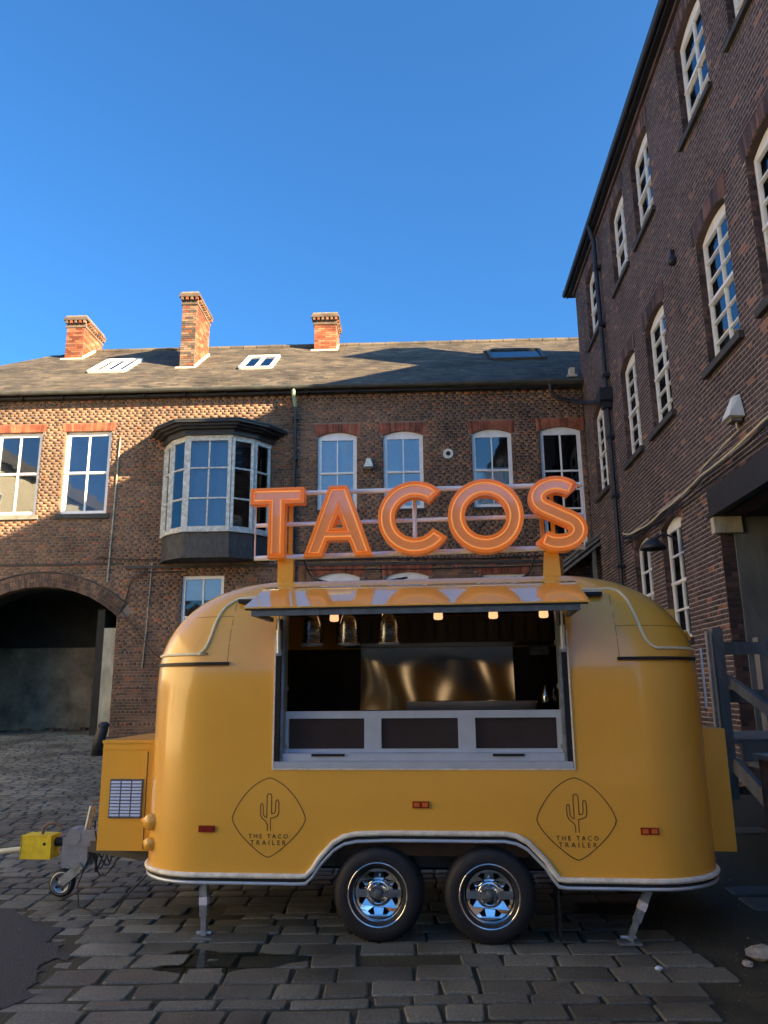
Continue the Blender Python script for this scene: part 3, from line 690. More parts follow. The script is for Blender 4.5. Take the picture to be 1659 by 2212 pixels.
while s < SL - 0.02:
    u = -13.2 + (0.14 if j % 2 else 0)
    while u < 7.0:
        y = E_OUT + s*ce
        if u > 5.45 and y < 0.25: u += 0.28; continue
        if u > UL + (y - E_OUT) + 0.1 and not any(a-.06 < u < c+.06 and p-.05 < s < q+.05 for a, c, p, q, n in SKY):
            cand.append((u + rnd.uniform(-.004, .004), s, max(0, min(1, rnd.betavariate(2, 2)))))
        u += 0.28
    s += 0.20; j += 1
RM = FACROOT
ky = [(size_key(RM @ Vector(rp(c[0], c[1])), (RM.to_3x3() @ Vector((0, -se, ce))).normalized()), i) for i, c in enumerate(cand)]
ky.sort(reverse=True); pick = set(i for v, i in ky[:300])
for i, (u, s, t) in enumerate(cand):
    tw = rnd.uniform(-.006, .006); lift = 0.012 + rnd.uniform(0, .005)
    if i in pick: inst('slate', SK[int(t*4.99)], bld, rp(u, s + 0.10, lift), (PT - 0.03, tw, 0))
    else:
        bi = len(sl.v)
        for dz in (-.004, .004):
            for du, ds in ((-.137, -.2), (.137, -.2), (.137, .2), (-.137, .2)): sl.v.append(rp(u+du, s+0.10+ds, lift + dz - ds*0.03 + du*tw))
        for f in ((4,5,6,7), (0,1,5,4), (1,2,6,5), (3,0,4,7)): sl.f.append(tuple(bi+q for q in f)); sl.m.append(0); sl.t.append(t)
o = sl.build('slates', M['slate'], bld); o['kind'] = 'stuff'
k = hp
while k < 7.0:  # ridge tiles
    b = MB(); b.tube([(0.0, RD_, RZ+0.0), (0.43, RD_, RZ+0.0)], 0.11, 8, t=rnd.uniform(.5, 1)); o = b.build('ridge_tile', M['slate'], bld, loc=(k, 0, rnd.uniform(-.006, .006))); k += 0.45
for (a, c, s0, s1, n) in SKY:
    b = MB()
    fm = 'skyl' if n > 1 else 'gutter'
    def P3(u, s, o): return rp(u, s, o)
    for (ua, sa, ub, sb) in ((a, s0, c, s0), (a, s1, c, s1), (a, s0, a, s1), (c, s0, c, s1)): b.bar(P3(ua, sa, .05), P3(ub, sb, .05), 0.09, 0.09, up=(0, -se, ce))
    for q in range(1, n): b.bar(P3(a+(c-a)*q/n, s0, .06), P3(a+(c-a)*q/n, s1, .06), 0.06, 0.06, up=(0, -se, ce))
    w = b.build('skylight', M[fm], bld)
    for q in range(n):
        ua, ub = a+(c-a)*q/n+.02, a+(c-a)*(q+1)/n-.02
        g = MB(); g.v = [P3(ua, s0, .04), P3(ub, s0, .04), P3(ub, s1, .04), P3(ua, s1, .04), P3(ua, s0, .03), P3(ub, s0, .03), P3(ub, s1, .03), P3(ua, s1, .03)]
        g.f = [(0,1,2,3), (7,6,5,4), (0,4,5,1), (2,6,7,3)]; g.m = [0]*4; g.t = [.5]*4; g.build('pane', M['glass'], w)
    g = MB(); g.quad(P3(a, s0, -.02), P3(c, s0, -.02), P3(c, s1, -.02), P3(a, s1, -.02)); g.build('room_lining', M['room'], w)
# gutter and rafter feet
b = MB(); n = 8
prof = [(E_OUT-0.07+0.075*math.cos(a), E_Z-0.02+0.075*math.sin(a)) for a in np.linspace(math.pi, 2*math.pi, n)]
for k in range(n-1): b.quad((UL-.3, *prof[k]), (5.45, *prof[k]), (5.45, *prof[k+1]), (UL-.3, *prof[k+1]))
b.box(UL-.3, 5.45, E_OUT-0.15, E_OUT-0.135, E_Z-0.03, E_Z+0.005)
b.build('gutter', M['gutter'], bld)
b = MB(); b.box(UL, 5.46, -0.20, 0.0, E_Z-0.16, E_Z-0.11); b.box(UL, 5.46, -0.03, 0.0, E_Z-0.11, E_Z-0.02)
b.build('soffit_board', M['black'], bld)
for u in np.arange(-12.4, 5.3, 1.15):
    b = MB(); b.box(-.02, .02, -0.26, -0.005, -0.06, 0.0); b.build('gutter_bracket', M['black'], bld, loc=(u, 0, E_Z-0.10))
b = MB(); b.tube([(-2.45, -0.30, E_Z-0.08), (-2.45, -0.28, E_Z-0.25), (-2.42, -0.09, E_Z-0.52)], 0.05, 8); b.build('gutter_outlet', M['gutterg'], bld)
b = MB(); b.tube([(-2.42, -0.09, E_Z-0.50), (-2.42, -0.09, 2.0)], 0.048, 8)
for z in (8.9, 7.75, 6.0, 4.2): b.box(-2.50, -2.34, -0.15, 0, z-.03, z+.03)
b.build('downpipe', M['black'], bld)
b = MB(); b.tube([(4.55, -0.30, E_Z-0.07), (4.58, -0.26, E_Z-0.30), (4.8, -0.2, E_Z-0.52), (5.28, -0.22, E_Z-0.62)], 0.055, 8); b.build('swan_neck_pipe', M['black'], bld)
b = MB(); b.box(5.10, 5.36, -0.12, 0.1, 9.95, 10.02); b.box(5.16, 5.30, -0.1, .1, 10.02, 10.22); b.build('roof_flashing', M['lead'], bld)
# conduits and cables on the wall
b = MB(); b.tube([(-7.30, -0.03, 8.5), (-7.33, -0.03, 7.0), (-7.36, -0.03, 5.3), (-7.38, -0.03, 4.45)], 0.02, 6); b.tube([(-6.20, -0.03, 4.95), (-6.25, -0.03, 3.2), (-6.3, -0.03, 2.2)], 0.016, 6); b.build('conduit', M['concrete'], bld)
b = MB(); b.tube([(-7.7, -0.04, 5.12), (-6.9, -0.04, 5.05), (-5.8, -0.04, 5.02)], 0.014, 6)
b.tube([(-5.3, -0.04, 4.70), (-6.4, -0.04, 4.70), (-6.75, -0.05, 4.45), (-6.85, -0.04, 3.9), (-7.05, -0.04, 3.55)], 0.016, 6)
b.tube([(-7.0, -0.04, 3.75), (-6.5, -0.12, 3.2), (-6.0, -0.2, 2.6), (-5.6, -0.2, 2.3), (-5.3, -.1, 2.2)], 0.014, 6)
b.tube([(-2.3, -0.05, 4.95), (0, -0.05, 4.97), (2.6, -0.05, 4.93), (4.8, -0.06, 5.0)], 0.02, 6); b.tube([(-2.3, -0.05, 4.70), (1, -0.05, 4.68), (4.6, -0.06, 4.72)], 0.014, 6); b.build('cable', M['black'], bld)

# chimneys ---------------------------------------------------------------
CB = {}
for nm in ('brick_c', 'brick_d'):
    for L in (0, 1, 2, 3):
        for q in range(4):
            b = MB(); l = 0.105 if L % 2 == 0 else 0.05
            if L < 2: b.box(-l, l, -0.010, 0.02, -0.0315, 0.0315, t=q/3)
            else: b.box(-0.02, 0.010, -l, l, -0.0315, 0.0315, t=q/3)
            o = b.build('brick_mesh', M[nm]); CB[(nm, L, q)] = o.data; bpy.data.objects.remove(o)
for ci, (a, c, d0, d1, zt) in enumerate(CH):
    zb = E_Z + (d0-E_OUT)*math.tan(PT) - 0.05; nm = 'brick_c' if ci != 1 else 'brick_d'
    b = MB(); b.box(a, c, d0, d1, zb-0.4, zt-0.06, t=.5)
    chm = b.build('chimney', M['mortar'], bld)
    z = zb; k = 0
    while z < zt - 0.42:
        w = c - a; nb = max(2, round(w/0.225)); bw = w/nb
        for q in range(nb + (k % 2)):
            x0 = a + (q - (0.5 if k % 2 else 0))*bw; x1 = x0 + bw; x0, x1 = max(a, x0), min(c, x1)
            o = inst('brick', CB[('brick_c' if ci != 1 or rnd.random() < .2 else nm, 0, rnd.randrange(4))], chm, ((x0+x1)/2, d0, z+.0325)); o.scale.x = (x1-x0-.012)/.21  # middle chimney's front gets darker brick, painting in the grazing sun
        w = d1 - d0; nb = max(3, round(w/0.225)); bw = w/nb
        for side in (1, -1):
            if side < 0 and ci > 0: continue
            for q in range(nb + (1 - k % 2)):
                y0 = d0 + (q - (0.5 if not k % 2 else 0))*bw; y1 = y0 + bw; y0, y1 = max(d0, y0), min(d1, y1)
                if side < 0: continue
                if E_Z + (y1-E_OUT)*math.tan(PT) > z + 0.1: continue
                o = inst('brick', CB[('brick_c', 2, rnd.randrange(4))], chm, (c, (y0+y1)/2, z+.0325)); o.scale.y = (y1-y0-.012)/.21
        z += 0.075; k += 1
    b = MB(); b.box(a-.035, c+.035, d0-.035, d1+.035, zt-.42, zt-.345, t=.5); b.box(a-.01, c+.01, d0-.01, d1+.01, zt-.345, zt-.27, t=.3); b.box(a-.10, c+.10, d0-.10, d1+.10, zt-.17, zt-.10, t=.2); b.box(a-.07, c+.07, d0-.07, d1+.07, zt-.10, zt-.03, t=.5)
    b.build('oversailing_course', M['brick_d'], chm)
    nx = max(3, round((c-a)/.16)); ny = round((d1-d0)/.16)
    for q in range(nx+1): b = MB(); b.box(-.04, .04, -.09, 0, -.05, .05, t=rnd.random()); b.build('dentil_brick', M['brick_c' if q % 2 else 'brick_d'], chm, loc=(a+(c-a)*q/nx, d0, zt-.22))
    for q in range(1, ny+1): b = MB(); b.box(0, .09, -.04, .04, -.05, .05, t=rnd.random()); b.build('dentil_brick', M['brick_c' if q % 2 else 'brick_d'], chm, loc=(c, d0+(d1-d0)*q/ny, zt-.22))
    b = MB(); b.box(a-.04, c+.04, d0-.04, d1+.04, zt-.03, zt+.02, t=.2); b.build('flaunching', M['stone'], chm)
    b = MB(); b.box(a-.10, c+.06, d0-.10, d0-.012, zb-.09, zb+.06)
    yy = d0
    st = 8
    for q in range(st):
        y0, y1 = d0+(min(d1, RD_)-d0)*q/st, d0+(min(d1, RD_)-d0)*(q+1)/st; zz = E_Z+(y0-E_OUT)*math.tan(PT)
        b.v += []; b.bar((c+.03, y0-.05, zz+.03), (c+.03, y1, zz+.03+(y1-y0)*math.tan(PT)), 0.05, 0.12)
    b.build('lead_flashing', M['lead'], chm)
b = MB()
for q in range(5): b.box(-6.2+.02*q, -6.17+.02*q, 2.9, 2.93, 14.0, 14.12+.02*q)

# round extract vent, floodlight
t = empty('extract_vent', FACROOT @ Vector((1.76, -0.02, 7.83)), R(-2.1)); tag(t, 'round white extract vent on the brown brick wall between two upper windows', 'vent')
b = MB(); b.lathe([(0.0, -0.012), (0.07, -0.012), (0.07, -0.02), (0.135, -0.02), (0.14, 0.03)], (0, 0, 0), 'y', 24); b.build('rim', M['plasticw'], t, smooth=False)
b = MB(); b.lathe([(0.0, -0.0255), (0.062, -0.0255), (0.062, -0.013)], (0, 0, 0), 'y', 20); b.build('flap', M['dark'], t)
def floodlight(loc, rz, label, s, m2):
    t = empty('wall_floodlight', loc, rz); tag(t, label, 'floodlight')
    b = MB(); w, h, d = 0.165*s, 0.40*s, 0.20*s
    i = len(b.v); b.v += [(-w*.45, 0, h*.5), (w*.45, 0, h*.5), (w, 0, -h*.35), (-w, 0, -h*.35), (-w*.3, -d*.4, h*.45), (w*.3, -d*.4, h*.45), (w*.9, -d, -h*.3), (-w*.9, -d, -h*.3)]
    for f in ((0,3,2,1), (4,5,6,7), (0,1,5,4), (1,2,6,5), (2,3,7,6), (3,0,4,7)): b.f.append(f); b.m.append(0); b.t.append(.5)
    b.build('housing', M['plasticw'], t)
    b = MB(); b.box(-w*.6, w*.6, -d*.8, -d*.1, -h*.46, -h*.345); b.build('lamp_lens', M['stone'], t); return t
floodlight(FACROOT @ Vector((-0.40, -0.02, 7.57)), R(-2.1), 'white wedge floodlight on the wall between the two pale blue windows', 0.85, None)
# ------------------------------------------------------------------ the mill building on the right
RCX, RCY = 5.491, 19.799
MROOT = Matrix.Translation((RCX, RCY, 0)) @ Matrix.Rotation(R(-93.5), 4, 'Z')
mill = empty('brick_building', (RCX, RCY, 0), R(-93.5)); mill.name = 'brick_building.001'
tag(mill, 'tall three storey dark brick mill with rows of white sash windows, on the right', 'building')
SE = 24.5
def mo(s, z0, zs, w=1.22, rise=0.13, lint=0.23): return Opening(s, s+w, z0, zs, rise, lint)
top = [mo(s, 10.23, 12.02) for s in (1.32, 4.15, 6.05, 9.0, 11.02, 14.0)]
midr = [mo(s, 6.27, 8.36) for s in (0.98, 4.0, 6.02, 9.0, 10.98, 13.9)]
low = [mo(3.9, 2.4, 4.42, 1.2), mo(5.88, 2.4, 4.42, 1.15)]
BIG = Opening(8.70, 14.6, 0.0, 4.05, 0, 0)
WM = top + midr + low
def blocks_mill(a, b):
    out = []
    for o in WM: out += o.block(a, b)
    if a < 4.46: out.append((8.70, 14.7))
    return out
wall_sheet(mill, 'wall', [(0, 0), (SE, 0), (SE, 12.58), (0, 12.58)], WM + [BIG], 0.35, M['mortar_r'])
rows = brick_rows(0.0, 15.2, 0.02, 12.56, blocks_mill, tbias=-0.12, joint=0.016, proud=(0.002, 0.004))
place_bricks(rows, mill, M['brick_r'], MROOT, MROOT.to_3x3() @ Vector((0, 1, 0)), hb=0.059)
b = MB(); b.box(0.002, 0.10, 0.355, 7.2, 0, 12.44); b.quad((SE, 0, 0), (SE, 7.2, 0), (SE, 7.2, 12.6), (SE, 0, 12.6)); b.quad((0, 7.2, 0), (SE, 7.2, 0), (SE, 7.2, 12.6), (0, 7.2, 12.6)); b.build('gable_wall', M['brick_r'], mill)
for o in WM: lintel(mill, o, M['brick_r'], h=0.23)
for o in top: window(mill, o, 0.11, 2, 4, M['white'], fr=0.062, bar=0.022, back='blind' if o is not top[2] else None, sill=(0.10, 0.09, 0.07), sillmat=M['darkstone'], gl='glass')  # pale sheets behind most panes put the sky's reflection into colour
for o in midr: window(mill, o, 0.11, 2, 6, M['white'], fr=0.062, bar=0.022, back='blind' if o is not midr[1] else None, sill=(0.12, 0.11, 0.08), sillmat=M['darkstone'], gl='glass')
for o in low: window(mill, o, 0.11, 2, 4, M['white'], fr=0.08, bar=0.035, sill=(0.1, 0.1, 0.06), sillmat=M['darkstone'], gl='glassd')
# far reveals, toothed brick ends
q = MB()
for o in WM + [BIG]:
    z = o.z0 + 0.01; k = 0
    while z < o.zs - 0.03:
        e = 0.105 if o is not BIG else 0.19
        y1 = e if k % 2 else e*0.55
        q.box(o.u0-0.01, o.u0+0.010, 0.004, y1, z, z+0.063, t=rnd.random()*.8)
        if not k % 2: q.box(o.u0-0.01, o.u0+0.006, y1+0.01, e, z, z+0.063, t=rnd.random()*.8)
        z += 0.075; k += 1
o = q.build('reveal_bricks', M['brick_r'], mill); o['kind'] = 'stuff'
# eaves: corbel course, gutter, roof
b = MB(); b.box(-0.10, SE, -0.06, 0, 12.49, 12.57); b.build('corbel_course', M['brick_r'], mill)
b = MB(); b.box(-0.40, SE+.4, -0.17, 0.1, 12.582, 12.61); b.build('soffit_board', M['black'], mill)
b = MB(); prof = [(-0.21+0.07*math.cos(a), 12.73+0.09*math.sin(a)) for a in np.linspace(math.pi, 2*math.pi, 8)]
for k in range(7): b.quad((-.5, *prof[k]), (SE+.4, *prof[k]), (SE+.4, *prof[k+1]), (-.5, *prof[k+1]))
b.box(-.5, SE+.4, -0.16, -0.13, 12.612, 12.75); b.build('gutter', M['black'], mill)
RP = R(28.5); HW = 3.6
b = MB(); zr = 15.05
b.v = [(-.45, -.20, 12.75), (SE+.4, -.20, 12.75), (SE+.4, HW, zr), (-.45, HW, zr), (-.45, 2*HW+.4, 12.75), (SE+.4, 2*HW+.4, 12.75), (-.45, -.20, 12.67), (SE+.4, -.20, 12.67), (-.45, 2*HW+.4, 12.67), (SE+.4, 2*HW+.4, 12.67)]
b.f = [(0,1,2,3), (3,2,5,4), (0,3,4,8,6), (1,7,9,5,2), (6,7,1,0), (4,5,9,8), (6,8,9,7)]; b.m = [0]*7; b.t = [.4]*7
b.build('roof', M['slate'], mill)
b = MB(); b.box(0.6, 2.4, HW-.5, HW+.5, 14.0, 16.7, t=.5); b.box(0.52, 2.48, HW-.58, HW+.58, 16.7, 16.9, t=.2); b.build('chimney', M['brick_r'], mill)
b = MB(); b.bar((-0.49, -.20, 12.75), (-0.49, HW, zr), 0.05, 0.22); b.bar((-0.49, HW, zr), (-0.49, 2*HW+.4, 12.75), 0.05, 0.22); b.build('barge_board', M['black'], mill)
# downpipe with hopper
b = MB(); b.tube([(3.05, -0.21, 12.65), (3.05, -0.12, 12.25), (3.05, -0.10, 9), (3.05, -0.10, 1.6)], 0.055, 8)
for z in (11.5, 10, 8.7, 7.2, 5.8, 4.2): b.box(2.96, 3.14, -0.17, 0, z-.035, z+.035)
b.build('downpipe', M['black'], mill)
b = MB(); b.box(2.85, 3.25, -0.30, -0.02, 8.05, 8.35); b.box(2.93, 3.17, -0.22, -0.02, 7.9, 8.05); b.build('hopper_head', M['black'], mill)
b = MB(); b.tube([(0.25, -0.35, 9.15), (1.2, -0.12, 8.75), (2.0, -0.12, 8.45), (2.9, -0.16, 8.3)], 0.05, 8); b.build('branch_pipe', M['black'], mill)
# loading opening: steel beam, piers, dark inside
b = MB(); b.box(8.62, 14.75, -0.10, 0.30, 4.06, 4.47); b.box(8.60, 14.75, -0.13, 0.05, 4.05, 4.10); b.build('steel_beam', M['black'], mill)
b = MB(); b.box(8.30, 8.74, 0.20, 0.84, 0, 4.04); b.build('concrete_pier', M['concrete_b'], mill)
b = MB(); b.box(8.66, 8.80, -0.10, 0.30, 3.80, 4.04); b.build('padstone', M['concrete'], mill)
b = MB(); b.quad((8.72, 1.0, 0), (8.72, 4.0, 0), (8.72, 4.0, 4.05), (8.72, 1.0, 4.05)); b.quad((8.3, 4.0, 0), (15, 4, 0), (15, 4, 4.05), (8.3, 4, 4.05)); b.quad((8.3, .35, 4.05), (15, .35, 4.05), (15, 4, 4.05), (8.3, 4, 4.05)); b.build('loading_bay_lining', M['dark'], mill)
# cables
def sag(pts, n=8, s=0.06, y=-.05):
    out = []
    for i in range(len(pts)-1):
        a, c = pts[i], pts[i+1]
        for k in range(n): f = k/n; out.append((a[0]+(c[0]-a[0])*f, y - 0.03*math.sin(math.pi*f), a[1]+(c[1]-a[1])*f - s*math.sin(math.pi*f)))
    out.append((pts[-1][0], y, pts[-1][1])); return out
b = MB(); b.tube(sag([(3.3, 4.90), (4.6, 4.72), (6.2, 4.72), (8.3, 4.80), (10.7, 4.86), (13.5, 4.9)]), 0.018, 6); b.tube(sag([(8.3, 4.88), (9.9, 5.0), (9.95, 5.18)], s=0.02), 0.012, 6); b.build('cable', M['cablec'], mill)
b = MB(); b.tube(sag([(3.3, 4.80), (4.8, 4.66), (6.6, 4.64), (8.5, 4.72), (11, 4.78), (13.5, 4.8)], y=-.07), 0.02, 6); b.tube(sag([(3.2, 4.7), (5.2, 4.6), (8.6, 4.60), (13, 4.68)], y=-.06), 0.016, 6); b.build('cable', M['black'], mill)
b = MB(); b.tube([(6.62, 0, 4.05), (6.62, -0.25, 4.12), (6.62, -0.42, 3.98)], 0.022, 8); lo = b.build('lamp_bracket', M['black'], None); bpy.data.objects.remove(lo)
def W(s, y, z): return MROOT @ Vector((s, y, z))
t = empty('wall_lamp', W(6.75, 0, 4.10), R(-93.5)); tag(t, 'black dome lamp on a curved bracket beside the ground floor window', 'lamp')
b = MB(); b.tube([(0, 0, 0), (0, -0.22, 0.10), (0, -0.40, 0.0)], 0.02, 8); b.build('bracket', M['black'], t)
b = MB(); b.lathe([(0.03, 0.06), (0.10, 0.03), (0.19, -0.05), (0.23, -0.13), (0.22, -0.135), (0.18, -0.06), (0.02, 0.03)], (0, -0.42, -0.04), 'z', 24); b.build('shade', M['black'], t, smooth=True)
floodlight(W(9.93, -0.02, 5.28), R(-93.5), 'off-white wedge floodlight on the mill wall above the loading opening', 1.0, None)
t = empty('alarm_bell', W(8.05, -0.02, 8.68), R(-93.5)); tag(t, 'small dark alarm bell on the mill wall between storeys', 'alarm')
b = MB(); b.lathe([(0.0, -0.10), (0.05, -0.10), (0.085, -0.06), (0.09, 0.0)], (0, 0, 0), 'y', 16); b.build('bell', M['black'], t, smooth=True)
b = MB(); b.box(-.03, .03, -.05, .02, .07, .2); b.build('junction_box', M['black'], t)
# dark lean-to roof in the corner
b = MB()
t = empty('lean_to', FACROOT @ Vector((4.3, -0.9, 4.25)), R(-2.1)); tag(t, 'dark lean-to canopy sloping up to the mill in the courtyard corner', 'canopy')
b.prism([[(-.3, -.2), (1.15, 0.92), (1.15, 1.12), (-.3, 0.02)]], 0.1, 0.85); b.build('canopy_roof', M['slate'], t)
for k in (0.0, 0.28, 0.5):
    b = MB(); b.bar((-.35, 0.04, 0.02 + k*.5 - .25), (1.2, 0.04, 1.17 + k*.5 - .25), 0.05, 0.06); b.build('raking_timber', M['timber'], t)
b = MB(); b.bar((1.0, 0.12, 0.8), (1.0, 0.12, -3.8), 0.09, 0.09); b.bar((0.0, 0.12, 0.0), (0.0, 0.12, -3.8), 0.09, 0.09); b.build('post', M['timber'], t)

# ------------------------------------------------------------------ building behind the camera
rb = empty('brick_building', (0, -10, 0), 0); rb.name = 'brick_building.002'
tag(rb, 'low brick range closing the yard opposite the trailer', 'building')
b = MB(); b.box(-22, 4.6, -7, 0, 0, 5.3, t=.4); b.build('wall', M['brick'], rb)
b = MB(); b.v = [(-22.3, .3, 5.3), (4.8, .3, 5.3), (4.8, -3.5, 7.6), (-22.3, -3.5, 7.6), (4.8, -7.3, 5.3), (-22.3, -7.3, 5.3)]; b.f = [(0,1,2,3), (3,2,4,5), (0,3,5), (1,4,2)]; b.m = [0]*4; b.t = [.4]*4; b.build('roof', M['slate'], rb)
for u in np.arange(-20, 3, 3.1):
    w = MB(); w.prism([[(u, 1.2), (u+1.1, 1.2), (u+1.1, 3.0), (u, 3.0)], [(u+.1, 1.3), (u+.5, 1.3), (u+.5, 2.9), (u+.1, 2.9)], [(u+.6, 1.3), (u+1.0, 1.3), (u+1.0, 2.9), (u+.6, 2.9)]], 0.003, 0.05); wo = w.build('window', M['white'], rb)
    w = MB(); w.box(u+.08, u+1.02, 0.004, 0.02, 1.28, 2.92); w.build('pane', M['black'], wo)

wb = empty('rendered_building', (-17, 0, 0), 0); tag(wb, 'tall cream rendered building closing the yard on its left side, outside the frame', 'building')
b = MB(); b.box(-8, 0, -9, 17.5, 0, 11.0); b.build('wall', M['creamwall'], wb)
b = MB(); b.v = [(.4, -9.4, 11.003), (.4, 17.8, 11.003), (-4, 17.8, 14), (-4, -9.4, 14), (-8.4, 17.8, 11.003), (-8.4, -9.4, 11.003)]; b.f = [(0,1,2,3), (3,2,4,5), (0,3,5), (1,4,2)]; b.m = [0]*4; b.t = [.4]*4; b.build('roof', M['slate'], wb)
for yy in np.arange(-7, 16, 3.4):
    for zz in (1.2, 4.6, 8.0):
        w = MB(); w.box(.003, .05, yy, yy+1.1, zz, zz+1.8); wo = w.build('window', M['white'], wb)
        w = MB(); w.box(.051, .06, yy+.08, yy+.52, zz+.08, zz+1.72); w.build('pane', M['black'], wo); w = MB(); w.box(.051, .06, yy+.58, yy+1.02, zz+.08, zz+1.72); w.build('pane', M['black'], wo)

# ------------------------------------------------------------------ timber loading stage on the right
st = empty('timber_stage', (3.1, 7.5, 0.04), 0); tag(st, 'weathered grey timber loading stage with railings and steps at the mill door', 'loading stage')
def part(name, m, *bars, par=None):
    b = MB()
    for a, c, w, h in bars: b.bar(a, c, w, h)
    return b.build(name, M[m], par or st)
part('post', 'timber', ((0.10, 0, 0.55), (0.10, 0, 2.11), 0.095, 0.10)); part('post_trim', 'timberp', ((0.005, -0.03, 0.9), (0.005, -0.03, 2.08), 0.03, 0.05))
part('post', 'timber', ((1.25, 1.5, -0.04), (1.25, 1.5, 2.11), 0.12, 0.12)); part('post', 'timber', ((1.10, 0, -0.04), (1.10, 0, 1.10), 0.12, 0.12))
part('top_rail', 'timber', ((0.165, 0.05, 1.92), (0.85, 0.05, 1.92), 0.04, 0.12)); part('middle_rail', 'timber', ((0.165, 0.05, 1.47), (0.85, 0.05, 1.47), 0.04, 0.12))
part('post', 'timber', ((0.72, 0.06, 1.05), (0.72, 0.06, 2.0), 0.09, 0.06))
for k in range(7): part('deck_board', 'timber', ((0.0, 0.02+k*0.205, 1.06), (1.5, 0.02+k*0.205, 1.06), 0.19, 0.04))
part('rim_joist', 'timber', ((0.18, -0.10, 0.97), (1.5, -0.10, 0.97), 0.045, 0.15))
part('handrail', 'timber', ((0.17, -0.02, 1.62), (0.44, -1.75, 0.78), 0.05, 0.09)); part('stringer', 'timber', ((0.13, -0.05, 0.86), (0.36, -1.75, -0.15), 0.05, 0.13))
part('stringer', 'timber', ((1.10, -0.1, 0.93), (1.15, -1.7, 0.0), 0.06, 0.20))
for k in range(5): part('tread', 'timber', ((0.20+.03*k, -0.25-k*0.29, 0.87-k*0.175), (1.12, -0.25-k*0.29, 0.87-k*0.175), 0.25, 0.035))
part('bottom_beam', 'timber', ((0.18, 0.0, 0.62), (1.5, 0.0, 0.62), 0.05, 0.07))
t = empty('board_bin', (2.98, 6.05, 0), R(-4)); tag(t, 'tall brown rusty box with a pale rim at the foot of the timber steps', 'box')
b = MB(); b.box(0, 0.5, 0, 0.45, 0, 1.03); b.build('side_panel', M['rust'], t)
b = MB(); b.box(-.035, .53, -.035, .48, 1.032, 1.07); b.build('rim', M['timberp'], t)
b = MB(); b.bar((-.012, -.012, 0.0), (-.012, -.012, 1.03), .03, .03); b.build('corner_strip', M['timberp'], t)
t = empty('bollard', (-5.80, 16.2, gz(0, 16.2)), 0); tag(t, 'dark leaning bollard at the right foot of the arched passage', 'bollard')
b = MB(); b.tube([(-.05, 0, -.05), (-.03, 0, .3), (.04, 0, .56), (.05, 0, .60)], [.13, .12, .10, .06], 12); b.build('post', M['black'], t, smooth=True)
b = MB(); b.lathe([(.0, .06), (.07, .05), (.115, 0), (.115, -.04)], (.045, 0, .60), "z", 14); b.build('cap', M['black'], t)
# ------------------------------------------------------------------ the food trailer
TR = empty('food_trailer', (0, 5.45, 0), R(-5.7))
tag(TR, 'mustard yellow rounded food trailer with open serving hatch and orange rooftop sign', 'food trailer')
XA, XB, DP = -1.80, 2.22, 2.0
ZB, ZT, RCN = 0.385, 2.43, 0.50
HX0, HX1, HZ0, HZ1 = -0.775, 1.243, 1.085, 2.20
def iy(z):
    if z < 1.57: return 0.0
    q = min(1, (z-1.57)/0.89); return 0.62*(1-math.sqrt(max(0, 1-q*q)))
def ix(z):
    if z < 1.76: return 0.0
    q = min(1, (z-1.76)/0.675); return 0.78*(1-math.sqrt(max(0, 1-q*q)))
def rcn(z): return RCN - 0.28*min(1, ix(z)/0.78)
def surf_y(x, z):
    RCN = rcn(z)
    i, j = ix(z), iy(z); a, b = XA+i+RCN, XB-i-RCN
    if a <= x <= b: return j
    dx = (a-x) if x < a else (x-b)
    dx = min(dx, RCN); return j + RCN - math.sqrt(max(0, RCN*RCN-dx*dx))
AR = [(-0.60, .385), (-0.547, .387), (-0.50, .43), (-0.454, .50), (-0.361, .595), (-.29, .635), (-0.205, .652), (.0, .66), (0.774, .660), (.85, .648), (0.922, .612), (1.034, .500), (1.075, .435), (1.11, .392), (1.16, .385)]
def zbot(x):
    if x <= AR[0][0] or x >= AR[-1][0]: return ZB
    return float(np.interp(x, [a for a, _ in AR], [b for _, b in AR]))
fx = sorted(set([round(v, 3) for v in np.linspace(HX0, HX1, 52)]))
zrows = [('b', k/6) for k in range(6)] + [('z', z) for z in [1.085, 1.3, 1.5, 1.6, 1.66, 1.72, 1.76, 1.82, 1.88, 1.94, 2.0, 2.06, 2.12, 2.16, 2.20, 2.25, 2.29, 2.33, 2.36, 2.39, 2.41, 2.425, 2.432]]
def ring(row):
    zc = row[1] if row[0] == 'z' else ZB + (1.085-ZB)*row[1]
    RCN = rcn(zc)
    i, j = ix(zc), iy(zc); a, b = XA+i, XB-i; pts = []; nc = 9
    def zz(x): return zc if row[0] == 'z' else zbot(x) + (1.085-zbot(x))*row[1]
    ax, bx = a+RCN, b-RCN
    left = [ax + (HX0-ax)*k/5 for k in range(5)]; right = [HX1 + (bx-HX1)*k/5 for k in range(1, 6)]
    front = left + fx + right
    for x in front: pts.append((x, j, zz(x)))
    for k in range(1, nc+1):
        t = math.pi/2*k/nc; pts.append((bx + RCN*math.sin(t), j+RCN-RCN*math.cos(t), zc))
    yb = DP - j
    for k in range(1, 5): pts.append((b, j+RCN + (yb-j-2*RCN)*k/5, zc))
    for k in range(0, nc+1):
        t = math.pi/2*k/nc; pts.append((bx + RCN*math.cos(t), yb-RCN+RCN*math.sin(t), zc))
    for k in range(1, 12): pts.append((bx + (ax-bx)*k/12, yb, zc))
    for k in range(0, nc+1):
        t = math.pi/2*k/nc; pts.append((ax - RCN*math.sin(t), yb-RCN+RCN*math.cos(t), zc))
    for k in range(1, 5): pts.append((a, yb-RCN + (j+2*RCN-yb)*k/5, zc))
    for k in range(0, nc):
        t = math.pi/2*k/nc; pts.append((ax - RCN*math.cos(t), j+RCN-RCN*math.sin(t), zc))
    return pts, front
body = MB(); rings = []; front = None
